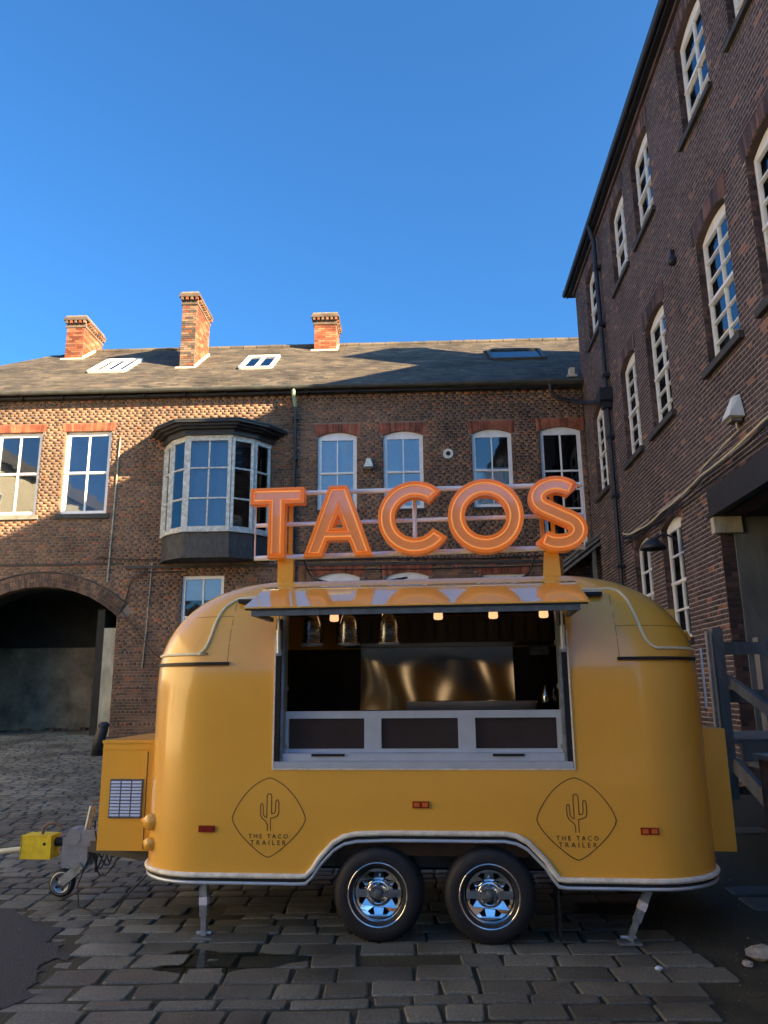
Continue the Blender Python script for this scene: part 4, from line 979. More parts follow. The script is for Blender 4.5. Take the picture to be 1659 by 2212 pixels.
for r in zrows:
    pts, front = ring(r); rings.append(pts); body.v += pts
N = len(rings[0])
for j in range(len(zrows)-1):
    za = zrows[j][1] if zrows[j][0] == 'z' else -1
    for k in range(N):
        if 5 <= k < 4+len(fx) and za >= HZ0-1e-4 and zrows[j+1][1] <= HZ1+1e-4: continue
        body.f.append((j*N+k, j*N+(k+1) % N, (j+1)*N+(k+1) % N, (j+1)*N+k)); body.m.append(0); body.t.append(.5)
# crowned roof
top0 = (len(zrows)-1)*N; cxm, cym = (XA+XB)/2, DP/2; last = top0
for f, z in ((0.75, 2.447), (0.45, 2.456), (0.15, 2.460)):
    s = len(body.v)
    for p in rings[-1]: body.v.append((cxm+(p[0]-cxm)*f, cym+(p[1]-cym)*f, z))
    for k in range(N): body.f.append((last+k, last+(k+1) % N, s+(k+1) % N, s+k)); body.m.append(0); body.t.append(.5)
    last = s
body.v.append((cxm, cym, 2.461)); c = len(body.v)-1
for k in range(N): body.f.append((last+k, last+(k+1) % N, c)); body.m.append(0); body.t.append(.5)
bo = body.build('body', M['yellow'], TR, smooth=True, auto=50)
# floor pan and chassis
b = MB(); b.box(XA+.35, XB-.35, 0.35, 1.7, 0.42, 0.50); b.build('floor_pan', M['galvd'], TR)
b = MB(); b.box(-1.35, 1.9, 0.30, 0.38, 0.40, 0.47); b.box(-0.50, 1.06, 0.30, 0.36, 0.47, 0.60); b.box(-1.35, 1.9, 1.6, 1.68, 0.34, 0.44); b.box(-.45, 1.02, .14, .30, .60, .625)
b.build('chassis_rail', M['galvd'], TR)
b = MB()
arch = [(x, z) for x, z in AR if -0.56 < x < 1.13]
for k in range(len(arch)-1):
    (x0, z0), (x1, z1) = arch[k], arch[k+1]; b.quad((x0, 0.012, z0+.03), (x1, 0.012, z1+.03), (x1, 0.42, z1+.03), (x0, 0.42, z0+.03))
b.quad((-.6, .42, .36), (1.16, .42, .36), (1.16, .42, .72), (-.6, .42, .72)); b.build('wheel_arch_liner', M['rubber'], TR)
b = MB(); b.box(1.10, 1.115, 0.05, .32, 0.02, 0.42); b.build('mud_flap', M['rubber'], TR)
b = MB(); b.tube([(-.068, .22, .285), (-.068, 1.8, .285)], .03, 8); b.tube([(.663, .22, .285), (.663, 1.8, .285)], .03, 8); b.build('axle', M['black'], TR)

def bottom_path(off, dz):
    pts = []
    n = 10
    for k in range(3): pts.append((XA-off, 1.5-k*.5, ZB+dz))
    for k in range(n+1): t = math.pi/2*k/n; pts.append((XA+RCN-(RCN+off)*math.cos(t), RCN-(RCN+off)*math.sin(t), ZB+dz))
    for x in np.linspace(-1.2, -0.62, 4): pts.append((x, -off, ZB+dz))
    for x, z in AR: pts.append((x, -off, z+dz))
    for x in np.linspace(1.25, 1.66, 4): pts.append((x, -off, ZB+dz))
    for k in range(n+1): t = math.pi/2*k/n; pts.append((XB-RCN+(RCN+off)*math.sin(t), RCN-(RCN+off)*math.cos(t), ZB+dz))
    for k in range(3): pts.append((XB+off, .5+k*.5, ZB+dz))
    return pts
b = MB(); b.tube(bottom_path(0.006, 0.012), 0.0175, 8); b.build('bottom_trim', M['creamw'], TR, smooth=True)
b = MB(); b.tube(bottom_path(-.004, -0.015), 0.011, 6); b.build('black_seal', M['rubber'], TR, smooth=True)
b = MB(); b.tube(bottom_path(-.002, -0.036), 0.0125, 6); b.build('lower_rail', M['alu'], TR, smooth=True)
for x, y in ((-1.58, .28), (2.00, .30)):
    b = MB(); b.tube([(x+.035*math.cos(a), y, .325+.035*math.sin(a)) for a in np.linspace(0, 2*math.pi, 18)[:-1]], .009, 6, closed=True); b.build('lashing_ring', M['creamw'], TR, smooth=True)

# piping on the shell
def on(x, z, o=0.006): return (x, surf_y(x, z)-o, z)
pts = []
for k in range(9):
    t = math.pi/2*k/8; i, j = ix(1.862), iy(1.862)
    pts.append((XA+i+RCN-(RCN+.004)*math.cos(t), j+RCN-(RCN+.006)*math.sin(t), 1.862))
def catm(P, n=8):
    out = []
    for i in range(len(P)-1):
        p0, p1, p2, p3 = P[max(0, i-1)], P[i], P[i+1], P[min(len(P)-1, i+2)]
        for k in range(n):
            t = k/n; out.append(tuple(0.5*((2*p1[q]) + (-p0[q]+p2[q])*t + (2*p0[q]-5*p1[q]+4*p2[q]-p3[q])*t*t + (-p0[q]+3*p1[q]-3*p2[q]+p3[q])*t**3) for q in range(len(p1))))
    out.append(tuple(P[-1])); return out
S1 = catm([(-1.36, 1.863), (-1.315, 1.90), (-1.285, 1.98), (-1.262, 2.105), (-1.225, 2.20), (-1.16, 2.262), (-1.08, 2.287), (-.9, 2.292)])
S2 = catm([(1.60, 2.300), (1.665, 2.285), (1.712, 2.22), (1.745, 2.10), (1.775, 1.97), (1.81, 1.895), (1.86, 1.863), (1.90, 1.862)])
mid_ = [(x, 2.296) for x in np.linspace(-.8, 1.5, 12)]
pts += [on(x, z) for x, z in S1] + [on(x, z) for x, z in mid_] + [on(x, z) for x, z in S2]
for k in range(9):
    t = math.pi/2*k/8; i, j = ix(1.862), iy(1.862)
    if XB-i-RCN+RCN*math.sin(t) < 1.92: continue
    pts.append((XB-i-RCN+(RCN+.004)*math.sin(t), j+RCN-(RCN+.006)*math.cos(t), 1.862))
b = MB(); b.tube(pts, 0.0105, 8); b.build('piping', M['cream'], TR, smooth=True)
def strip(x0, x1, z, h, o, name, m, lip=True):
    b = MB(); n = 26; p = []
    for k in range(n+1):
        x = x0+(x1-x0)*k/n; y = surf_y(x, z); p.append((x, y))
    for k in range(n):
        (xa, ya), (xc, yc) = p[k], p[k+1]
        b.quad((xa, ya-o, z-h), (xc, yc-o, z-h), (xc, yc-o, z+h), (xa, ya-o, z+h)); b.quad((xa, ya-o, z+h), (xc, yc-o, z+h), (xc, yc+.03, z+h), (xa, ya+.03, z+h)); b.quad((xa, ya+.03, z-h), (xc, yc+.03, z-h), (xc, yc-o, z-h), (xa, ya-o, z-h))
    b.quad((x0, p[0][1]-o, z-h), (x0, p[0][1]-o, z+h), (x0, p[0][1]+.03, z+h), (x0, p[0][1]+.03, z-h)); b.quad((x1, p[-1][1]-o, z-h), (x1, p[-1][1]+.03, z-h), (x1, p[-1][1]+.03, z+h), (x1, p[-1][1]-o, z+h))
    return b.build(name, M[m], TR)
strip(XA+.03, -1.126, 1.793, 0.011, 0.022, 'rain_strip', 'rubber'); strip(1.586, XB-.03, 1.793, 0.011, 0.022, 'rain_strip', 'rubber')
strip(-1.12, 1.545, 2.256, 0.014, 0.05, 'hatch_rain_rail', 'rubber')
b = MB(); b.tube([on(x, 2.274, .035) for x in np.linspace(-1.12, 1.545, 16)], .007, 6); b.build('rail_cap', M['creamw'], TR)
# seams of the shell
for x in (-1.14, 1.60):
    b = MB(); b.tube([on(x, z, -0.0005) for z in (1.80, 1.9, 2.0, 2.1, 2.2, 2.25)], .0022, 4); b.build('panel_seam', M['ink'], TR)
b = MB(); b.tube([on(x, 2.02, -0.0005) for x in np.linspace(1.6, 2.1, 14)], .002, 4); b.build('panel_seam', M['ink'], TR)
b = MB(); b.tube([on(x, 2.14, -0.0005) for x in np.linspace(-1.45, -1.14, 10)], .002, 4); b.build('panel_seam', M['ink'], TR)

# interior ---------------------------------------------------------------
b = MB(); x0, x1, y0, y1, z0, z1 = -1.35, 1.80, 0.06, 1.93, 0.52, 2.28
b.quad((x0, y1, z0), (x1, y1, z0), (x1, y1, z1), (x0, y1, z1)); b.quad((x0, y0, z0), (x0, y1, z0), (x0, y1, 2.2), (x0, y0, 1.8)); b.quad((x1, y1, z0), (x1, y0, z0), (x1, y0, 1.8), (x1, y1, 2.2))
b.quad((x0, y0, z0), (x1, y0, z0), (x1, y1, z0), (x0, y1, z0)); b.quad((x0, .50, z1), (x0, y1, z1), (x1, y1, z1), (x1, .50, z1))
# wall behind the shell, below and beside the hatch
b.quad((x0, y0, z0), (x0, y0, 1.78), (HX0-.01, y0, 1.78), (HX0-.01, y0, z0)); b.quad((HX1+.01, y0, z0), (HX1+.01, y0, 1.78), (x1, y0, 1.78), (x1, y0, z0)); b.quad((HX0, y0, z0), (HX0, y0, 1.08), (HX1, y0, 1.08), (HX1, y0, z0))
b.quad((x0, y0, 1.78), (x0, .50, z1), (HX0, .50, z1), (HX0, y0, 1.78)); b.quad((HX1, y0, 1.78), (HX1, .5, z1), (x1, .5, z1), (x1, y0, 1.78))
b.build('inner_lining', M['inner'], TR)
b = MB()
n = 30; X = np.linspace(-.42, 1.0, n); Z = np.linspace(1.42, 1.985, 110)
def f(x, z):
    q = z-1.42; a0, a1 = R(15), R(1.8); k = (a1-a0)/.565   # concave panel leaning back
    return 1.80 + a0*q + k*q*q/2 + .0035*math.sin(x*7+z*7)
for x in X:
    for z in Z: b.v.append((x, f(x, z), z))
for i in range(n-1):
    for k in range(109): b.f.append((i*110+k, (i+1)*110+k, (i+1)*110+k+1, i*110+k+1)); b.m.append(0); b.t.append(.5)
b.build('splashback', M['splash'], TR, smooth=True)
b = MB(); b.box(-.55, 1.35, 1.25, 1.92, 1.99, 2.22); b.build('extractor_hood', M['inner'], TR)
for k in range(34): b = MB(); b.box(-.012, .012, -.012, 0, -.09, .09); b.build('baffle_slat', M['rubber' if k % 2 else 'inner'], TR, loc=(-.52+k*.055, 1.25, 2.10))
b = MB(); b.box(.05, 1.15, 1.3, 1.82, 1.36, 1.50); b.box(.05, 1.2, 1.27, 1.3, 1.30, 1.42); b.build('griddle', M['steelp'], TR)
b = MB(); b.box(-1.3, .03, 1.35, 1.85, 1.33, 1.37); b.box(-1.3, 1.75, .16, .55, 1.38, 1.405); b.build('worktop', M['steelp'], TR)
for k, x in enumerate((1.18, 1.26, 1.33, 1.38)):
    b = MB(); r = (.03, .022, .026, .02)[k]; b.lathe([(0, 0), (r, 0), (r, .14), (r*.4, .19), (r*.4, .23), (0, .23)], (x, .9+.1*k, 1.405), 'z', 12); b.build('bottle', M['glassd' if k % 2 else 'steelp'], TR, smooth=True)
b = MB(); b.box(1.15, 1.32, 1.80, 1.90, 1.90, 1.98); b.build('control_box', M['galv'], TR)
for x in (-.45, -.04, .36, .78, 1.16):
    b = MB(); b.lathe([(0.01, .10), (.030, .09), (.036, .0), (.03, -.012), (0, -.016)], (x, .52, 2.135), 'z', 12); b.build('ceiling_bulb', M['bulb'], TR, smooth=True)
for x in ():
    b = MB(); b.lathe([(0.0, .0), (.022, .0), (.022, -.03), (0, -.04)], (x, 1.18, 2.10), 'z', 12); b.build('ceiling_bulb', M['bulb'], TR, smooth=True)

# hatch frame, counter, panels ------------------------------------------------
b = MB()
def fr_quadbox(x0, x1, y0, y1, z0, z1): b.box(x0, x1, y0, y1, z0, z1)
b.box(HX0-.004, HX0+.030, -.006, .10, HZ0, 2.10); b.build('hatch_seal', M['rubber'], TR)
b = MB(); b.box(HX1-.030, HX1+.004, -.006, .10, HZ0, 2.10); b.build('hatch_seal', M['rubber'], TR)
b = MB(); b.box(HX0-.014, HX0-.004, -.010, .02, HZ0-.012, 1.99); b.box(HX1+.004, HX1+.014, -.010, .02, HZ0-.012, 1.99); b.box(HX0-.014, HX1+.014, -.010, .02, HZ0-.014, HZ0-.004); b.build('hatch_edge_trim', M['creamw'], TR)
for xx in (HX0+.031, HX1-.05): b = MB(); b.box(xx, xx+.019, .02, .14, 1.12, 2.16); b.build('side_channel', M['galv'], TR)
b = MB(); b.box(HX0+.0, HX1-.0, -.014, .05, HZ0-.003, HZ0+.040); b.build('sill_lower', M['alu'], TR)
b = MB(); b.box(HX0+.04, HX1-.04, .03, .16, HZ0+.042, HZ0+.090); b.build('sill_upper', M['alu'], TR)
b = MB(); b.box(-.52, -.29, .015, .03, HZ0+.072, HZ0+.088); b.box(.72, .93, .015, .03, HZ0+.072, HZ0+.088); b.build('drain_slot', M['rubber'], TR)
b = MB(); b.box(-.735, 1.20, .11, .16, 1.405, 1.455); b.box(-.735, 1.20, .11, .15, 1.176, 1.20)
for xa, xb in ((-.735, -.705), (-.165, -.045), (.49, .61), (1.165, 1.20)): b.box(xa, xb, .112, .15, 1.20, 1.405)
b.build('counter_frame', M['alu'], TR)
for xa, xb in ((-.705, -.165), (-.045, .49), (.61, 1.165)): b = MB(); b.box(xa, xb, .135, .145, 1.20, 1.405); b.build('smoked_panel', M['panel'], TR)
b = MB()
for z in (1.9, 1.6, 1.2): b.box(HX0+.05, HX0+.06, .1, .13, z, z+.03); b.box(HX1-.06, HX1-.05, .1, .13, z, z+.03)
b.build('catch', M['galv'], TR)

# raised hatch canopy --------------------------------------------------------
cp = MB(); prof = [(-.50+.0715*k, 2.135+.0260*k) for k in range(8)] + [(.06, 2.334), (.16, 2.352)]
wL = [-.985, -.965, -.94, -.925, -.91, -.895, -.885, -.88]; 
xl = lambda i: -.835 - .0*i
L0, L1 = -.883, 1.345
n = len(prof)
for o in (0, -.018):
    for (y, z) in prof:
        for k in range(13): cp.v.append((L0+(L1-L0)*k/12, y, z+o))
for i in range(n-1):
    for k in range(12):
        a = i*13+k; cp.f.append((a, a+1, a+14, a+13)); a += n*13; cp.f.append((a+13, a+14, a+1, a))
for k in range(12): a = k; cp.f.append((a+n*13, a+1+n*13, a+1, a)); a = (n-1)*13+k; cp.f.append((a, a+1, a+1+n*13, a+n*13))
for i in range(n-1): a = i*13; cp.f.append((a, a+13, a+13+n*13, a+n*13)); a += 12; cp.f.append((a+n*13, a+13+n*13, a+13, a))
cp.m = [0]*len(cp.f); cp.t = [.5]*len(cp.f)
can = cp.build('hatch_canopy', M['yellowg'], TR, smooth=True, auto=40)
b = MB(); b.box(L0+.05, L1-.06, -.490, -.465, 2.078, 2.116); b.box(L0+.05, L0+.08, -.465, .0, 2.08, 2.11); b.box(L1-.09, L1-.06, -.465, .0, 2.08, 2.11); b.build('canopy_frame', M['galvd'], can)
b = MB(); b.box(L0+.01, L1-.01, -.502, -.465, 2.1165, 2.126); b.build('canopy_lip', M['rubber'], can)
b = MB(); b.quad((L0+.08, -.465, 2.10), (L1-.09, -.465, 2.10), (L1-.09, .0, 2.24), (L0+.08, .0, 2.24)); b.build('canopy_lining', M['galvd'], can)
for x in (HX0+.022, HX1-.022):
    b = MB(); b.tube([(x, -.03, 1.86), (x, -.045, 2.02)], .017, 10); b.tube([(x, -.045, 2.02), (x, -.07, 2.20)], .009, 8); b.lathe([(0, -.02), (.022, -.02), (.022, .02), (0, .02)], (x, -.02, 1.86), 'x', 10); b.build('gas_strut', M['alu'], TR)

# markers, locks, logos --------------------------------------------------------
for x, z, m, lens in ((-1.233, .689, 'red', 'red'), (.229, .851, 'amber', 'amber'), (1.701, .697, 'amber', 'amber')):
    y = surf_y(x, z); b = MB(); b.box(x-.056, x+.056, y-.012, y, z-.021, z+.021); w = b.build('side_marker', M['red'], TR)
    for s in (-1, 1): b = MB(); b.box(x+s*.028-.019, x+s*.028+.019, y-.017, y-.0121, z-.013, z+.013); b.build('lens', M[m], w)
for z, s in ((.70, 1.0), (.555, .8)):
    x = -1.70; y = surf_y(x, z)
    b = MB(); b.lathe([(0, .0), (.045*s, .0), (.058*s, -.02), (.058*s, -.035), (.03*s, -.055), (0, -.06)], (x, y, z), 'y', 16); b.tube([(x-.01, y-.02, z), (x-.09*s, y+.06, z)], .022*s, 8); b.build('side_lamp', M['yellowb'], TR, smooth=True)
def ribbon(b, P, w, y, closed=False):
    n = len(P)
    for k in range(n if closed else n-1):
        a, c = Vector(P[k]), Vector(P[(k+1) % n]); d = c-a
        if d.length < 1e-6: continue
        d.normalize(); q = Vector((-d.y, d.x))*w/2; e = d*w*.25
        for p in ((a-e-q, c+e-q, c+e+q, a-e+q),): b.quad(*[(v.x, y - .0001*(k % 2), v.y) for v in p])
CACT = [(-1, 0), (-1, 3.6), (-2.4, 6), (-4.6, 7.6), (-5.6, 10), (-5.7, 15.2), (-5.2, 16.6), (-4.4, 16.6), (-3.9, 15.2), (-3.8, 10.2), (-2.9, 8.6), (-1.5, 8), (-1.5, 21.4), (-.8, 22.8), (.8, 22.8), (1.5, 21.4), (1.5, 10.6), (3.4, 10.8), (4.0, 12), (4.1, 17.6), (4.6, 19), (5.5, 19), (6.1, 17.6), (6.2, 11), (5.4, 9.2), (3.4, 8.2), (1, 7.6), (1, 0)]
def text_mesh(s, size, name, m, parent, loc, ext=0.0006, sp=1.25):
    cu = bpy.data.curves.new('txt', 'FONT'); cu.body = s; cu.size = size; cu.extrude = ext; cu.align_x = 'CENTER'; cu.align_y = 'CENTER'; cu.space_character = sp; cu.resolution_u = 3
    o = bpy.data.objects.new('txt', cu); COL.objects.link(o); dg = bpy.context.evaluated_depsgraph_get(); me = bpy.data.meshes.new_from_object(o.evaluated_get(dg)); bpy.data.objects.remove(o)
    me.materials.clear(); me.materials.append(m); r = bpy.data.objects.new(name, me); COL.objects.link(r); r.parent = parent; r.location = loc; r.rotation_euler = (R(90), 0, 0); return r
for cx, cz, hw, hh, yo in ((-.806, .765, .253, .253, 0), (1.242, .770, .254, .253, 0)):
    y = -.0022; P = []
    for k in range(96):
        a = 2*math.pi*k/96; c, s = math.cos(a), math.sin(a); nn = 1.38
        r = (abs(c)**nn + abs(s)**nn)**(-1/nn)
        P.append((cx + hw*r*c + .006*math.sin(2*a), cz + hh*r*s - .01*math.cos(2*a)*abs(c)))
    b = MB(); ribbon(b, P, .0050, y, True); lg = b.build('logo_outline', M['ink'], TR)
    b = MB(); ribbon(b, [(cx+.003+u*.0108, cz-.085+v*.0103) for u, v in CACT], .0052, y); b.build('logo_cactus', M['ink'], lg)
    text_mesh('THE TACO', .040, 'logo_lettering', M['ink'], lg, (cx, y, cz-.122), sp=1.55); text_mesh('TRAILER', .043, 'logo_lettering', M['ink'], lg, (cx, y, cz-.163), sp=1.65)

# wheels -------------------------------------------------------------------------
def wheel(x, z):
    y = .015; b = MB()
    b.lathe([(.165, .0), (.185, -.012), (.215, -.020), (.250, -.018), (.275, -.006), (.290, .015), (.296, .045), (.296, .155), (.285, .18), (.25, .20), (.17, .19)], (0, 0, 0), 'y', 48)
    w = b.build('wheel', M['tyre'], TR, smooth=True, loc=(x, y, z), auto=40)
    b = MB()
    for rr in (.268, .282):
        for k in range(48):
            a = 2*math.pi*k/48; 
    for k in range(60):
        a = 2*math.pi*k/60; c, s = math.cos(a), math.sin(a)
        b.bar((.297*c, .03, .297*s), (.297*c, .17, .297*s), .018, .006, up=(c, 0, s))
    b.build('tread', M['tyre'], w)
    b = MB(); b.lathe([(.198, -.004), (.202, -.016), (.193, -.020), (.186, -.006), (.176, .018), (.165, .022), (.158, .045), (.150, .060), (.150, .16)], (0, 0, 0), 'y', 48); b.build('rim', M['chrome'], w, smooth=True)
    outer = [(.153*math.cos(2*math.pi*k/40), .153*math.sin(2*math.pi*k/40)) for k in range(40)]; holes = []
    for k in range(8):
        a = 2*math.pi*(k+.5)/8; d = .19
        holes.append([(.092*math.cos(a), .092*math.sin(a)), (.132*math.cos(a+d), .132*math.sin(a+d)), (.140*math.cos(a), .140*math.sin(a)), (.132*math.cos(a-d), .132*math.sin(a-d))])
    b = MB(); b.prism([outer]+holes, .030, .040); b.v = [(x_, y_+(.153-math.hypot(x_, z_))*.42, z_) for x_, y_, z_ in b.v]; b.build('wheel_disc', M['chrome'], w)
    b = MB(); b.lathe([(.092, .058), (.084, .040), (.070, .026), (.058, .030), (.052, .044), (.046, .050)], (0, 0, 0), 'y', 32); b.build('disc_swage', M['chrome'], w, smooth=True)
    b = MB(); b.lathe([(.036, .06), (.034, .006), (.022, -.004), (0, -.006)], (0, 0, 0), 'y', 20); b.build('hub_cap', M['galvd'], w, smooth=True)
    for k in range(5): a = 2*math.pi*k/5+.3; b = MB(); b.lathe([(.009, .03), (.009, .0), (.006, -.004), (0, -.004)], (0, 0, 0), 'y', 6); b.build('wheel_nut', M['chrome'], w, loc=(.047*math.cos(a)*1.0, 0, .047*math.sin(a)))
    b = MB(); b.lathe([(.15, .12), (.0, .12)], (0, 0, 0), 'y', 24); b.build('brake_drum', M['rubber'], w)
    b = MB(); b.tube([(.165, .02, -.05), (.172, -.022, -.052)], .004, 6); b.build('valve', M['rubber'], w)
wheel(-.066, .290); wheel(.664, .290)

# jacks -----------------------------------------------------------------------------
def jack(top, bot, name='corner_jack'):
    a, c = Vector(top), Vector(bot); d = c-a; b = MB(); b.bar(a, a+d*.62, .052, .045); w = b.build(name, M['galv'], TR)
    b = MB(); b.bar(a+d*.42, a+d*.96, .036, .034); b.build('inner_leg', M['galv'], w)
    b = MB(); b.bar(a-d*.04+Vector((-.05, 0, 0)), a-d*.04+Vector((.05, 0, 0)), .09, .035); b.build('mount', M['galv'], w)
    b = MB(); m = a+d*.34; b.bar(m-d*.07, m+d*.07, .056, .049); b.build('label_plate', M['sticker'], w)
    b = MB(); b.box(c.x-.07, c.x+.075, c.y-.05, c.y+.05, c.z-.006, c.z+.006); b.tube([(c.x-.05, c.y, c.z+.03), (c.x+.05, c.y, c.z+.03)], .012, 8); b.build('foot_plate', M['galv'], w)
jack((-1.255, .05, .345), (-1.240, .05, .0)); jack((1.69, .09, .345), (1.535, .09, .015))
jack((-1.2, 1.8, .345), (-1.2, 1.8, .03)); jack((1.69, 1.8, .345), (1.55, 1.8, .03))

# front equipment box --------------------------------------------------------------
bx0, bx1, by0, by1, bz0, bz1 = -2.245, -1.70, .50, 1.46, .445, 1.215
b = MB(); b.box(bx0, bx1, by0, by1, bz0, bz1)
w = b.build('front_box', M['yellowb'], TR)
b = MB(); b.box(bx0-.006, bx1, by0-.007, by1+.006, bz1+.001, bz1+.025); b.box(bx0-.004, bx1, by0-.006, by0-.001, bz1-.045, bz1-.041); b.build('box_lid', M['yellowb'], w)
b = MB(); b.box(-1.885, -1.880, by0-.004, by0-.0005, bz0+.01, bz1-.06); b.build('door_gap', M['ink'], w)
lx0, lx1, lz0, lz1 = -2.165, -1.905, .675, .955
b = MB(); b.box(lx0, lx1, by0-.012, by0-.001, lz0, lz1); v = b.build('louvre_panel', M['galvd'], w)
for c in range(3):
    for r in range(11):
        xa = lx0+.010+c*(lx1-lx0-.010)/3; xb = xa+(lx1-lx0-.04)/3; zc = lz0+.022+r*(lz1-lz0-.03)/10.6
        q = MB(); q.v = [(xa, by0-.0125, zc+.008), (xb, by0-.0125, zc+.008), (xb, by0-.021, zc-.007), (xa, by0-.021, zc-.007), (xb, by0-.0125, zc-.008), (xa, by0-.0125, zc-.008)]
        q.f = [(3,2,1,0), (5,4,2,3)]; q.m = [0, 0]; q.t = [.5, .5]; q.v = [(x-xa, y, z-zc) for x, y, z in q.v]; o = q.build('louvre', M['louver'], None, loc=(xa, 0, zc)); o.parent = w
# rear panel box and small vent hood
b = MB(); b.box(2.20, 2.405, .55, 1.45, .475, 1.305); b.build('rear_panel_box', M['yellowb'], TR)
b = MB(); b.box(1.98, 2.21, .85, 1.25, 1.84, 2.20); b.build('vent_hood', M['yellowb'], TR)
b = MB(); b.tube([(2.10, .5, 1.98), (2.17, .45, 1.99), (2.20, .5, 1.95)], .02, 8); b.build('end_bracket', M['yellowb'], TR)
b = MB(); b.tube([(2.235, .35, 1.87), (2.24, .36, 1.45)], .008, 6); b.build('end_edge_trim', M['framew'], TR)
# draw bar, coupling, jockey wheel
b = MB(); b.bar((-1.6, .45, .40), (-2.50, .92, .40), .05, .08); b.bar((-1.6, 1.55, .40), (-2.50, .98, .40), .05, .08); b.box(-2.6, -1.75, .90, 1.0, .36, .42); b.build('draw_bar', M['black'], TR)
b = MB()
b.box(-2.60, -2.42, .88, 1.02, .40, .52); b.lathe([(.0, -.075), (.062, -.075), (.07, 0), (.062, .075), (0, .075)], (-2.62, .95, .47), 'y', 14); b.box(-2.72, -2.60, .90, 1.0, .24, .46); b.box(-2.60, -2.50, .89, 1.01, .25, .40); b.build('coupling_head', M['plastic'], TR, smooth=False)
b = MB(); b.tube([(-2.80, .95, .42), (-2.68, .95, .43)], .035, 10); b.build('coupling_sleeve', M['rubber'], TR)
b = MB(); b.tube([(-2.50, .93, .70), (-2.545, .93, .44), (-2.57, .93, .22)], .028, 10); w = b.build('jockey_tube', M['galv'], TR)
b = MB(); b.tube([(-2.50, .93, .70), (-2.50, .93, .73), (-2.46, .93, .745), (-2.42, .93, .745)], .009, 6); b.build('crank_handle', M['rust'], w)
b = MB(); b.bar((-2.56, .885, .24), (-2.70, .885, .13), .012, .07); b.bar((-2.56, .975, .24), (-2.70, .975, .13), .012, .07); b.bar((-2.54, .93, .26), (-2.61, .93, .20), .10, .05); b.build('fork', M['galv'], w)
b = MB(); b.lathe([(.07, -.03), (.098, -.028), (.106, -.01), (.106, .01), (.098, .028), (.07, .03)], (-2.71, .93, .118), 'y', 28); b.build('jockey_tyre', M['tyre'], w, smooth=True)
b = MB(); b.lathe([(.0, -.012), (.03, -.014), (.04, .0), (.058, -.004), (.066, -.028), (.085, -.030), (.088, -.024)], (-2.71, .93, .118), 'y', 28); b.build('jockey_rim', M['galv'], w, smooth=True)
b = MB()
for k in range(5): a = 2*math.pi*k/5; b.lathe([(0, -.0142), (.010, -.0142), (.010, -.010)], (-2.71+.048*math.cos(a), .925, .118+.048*math.sin(a)), 'y', 8)
b.build('rim_hole', M['rubber'], w)
b = MB()
for k in range(5):
    t = np.linspace(0, 1, 10); r = .08+.02*k
    b.tube([(-2.40+.10*math.sin(3.1*u+k)+.04*k*u, .86+.02*k, .50-.42*math.sin(math.pi*u)*(0.5+.12*k)+.02*k) for u in t], .006, 5)
b.build('breakaway_cables', M['rubber'], TR)
b = MB(); b.tube([(-2.46, .85, .34), (-2.47, .7, .15), (-2.40, .6, .03), (-2.2, .5, -.0+.012), (-2.05, .45, .03), (-1.95, .42, .16), (-1.80, .40, .30), (-1.72, .4, .38)], .006, 6); b.build('ground_cable', M['rubber'], TR)

# roof sign --------------------------------------------------------------------------
SY = .42
b = MB()
fz0, fz1, fzm, fx0, fx1 = 2.632, 3.160, 2.90, -1.092, 1.497
fy = SY+.075
b.tube([(fx0, fy, fz0), (fx1, fy, fz0+.022), (fx1+.01, fy, fz1-.01), (fx0, fy, fz1)], .021, 8, closed=True); b.tube([(fx0, fy, fzm), (fx1, fy, fzm+.008)], .017, 8); b.tube([(.195, fy, fz0), (.195, fy, fz1)], .018, 8)
sg = b.build('sign_frame', M['framew'], TR)
sg['label'] = 'white tube frame carrying the orange capital letters TACOS'
for x0, x1, nm in ((-.90, -.775, 0), (1.165, 1.305, 1)):
    b = MB(); w0 = x1-x0
    b.prism([[(x0, 2.36), (x1, 2.36), (x1-.012*nm, 2.66), (x0+.03*nm, 2.66)]], SY+.06, SY+.13); b.build('sign_post', M['yellowb'], TR)
    b = MB(); b.box(x0+.01, x0+.04, SY+.13, SY+.16, 2.64, 3.0); b.box(x1-.05, x1-.02, SY+.10, SY+.13, 2.66, 3.12); b.build('post_upright', M['yellowb'], TR)
    b = MB(); b.box(x1-.008, x1+.05, SY+.30, SY+.34, 2.40, 2.60); b.build('post_bracket', M['rust'], TR)
b = MB(); pts = catm([(-.72, SY+.2, 2.62), (-.66, SY+.2, 2.50), (-.58, SY+.15, 2.455), (-.40, SY+.12, 2.425), (-.10, SY+.12, 2.42), (.12, SY+.15, 2.46), (-.02, SY+.2, 2.44), (.4, SY+.2, 2.42), (.8, SY+.22, 2.43), (1.05, SY+.2, 2.46), (1.12, SY+.18, 2.60)]); b.tube(pts, .008, 6)
b.tube(catm([(.75, fy, 2.88), (.70, fy-.02, 2.80), (.66, fy, 2.70), (.6, fy, 2.63)]), .006, 5); b.build('sign_cable', M['rubber'], TR)
def off_loop(P, d):
    """offset a closed counter-clockwise loop inwards by d"""
    n = len(P); out = []
    for i in range(n):
        a, p, c = Vector(P[i-1]), Vector(P[i]), Vector(P[(i+1) % n]); e1 = (p-a).normalized(); e2 = (c-p).normalized()
        n1 = Vector((-e1.y, e1.x)); n2 = Vector((-e2.y, e2.x)); m = (n1+n2)
        if m.length < 1e-6: out.append(tuple(p+n1*d)); continue
        m.normalize(); k = d/max(0.35, m.dot(n1)); out.append(tuple(p+m*k))
    return out
def ccw(P):
    return P if sum(P[i-1][0]*P[i][1]-P[i][0]*P[i-1][1] for i in range(len(P))) > 0 else list(reversed(P))
LZ0, LZ1, SW = 2.612, 3.177, .132
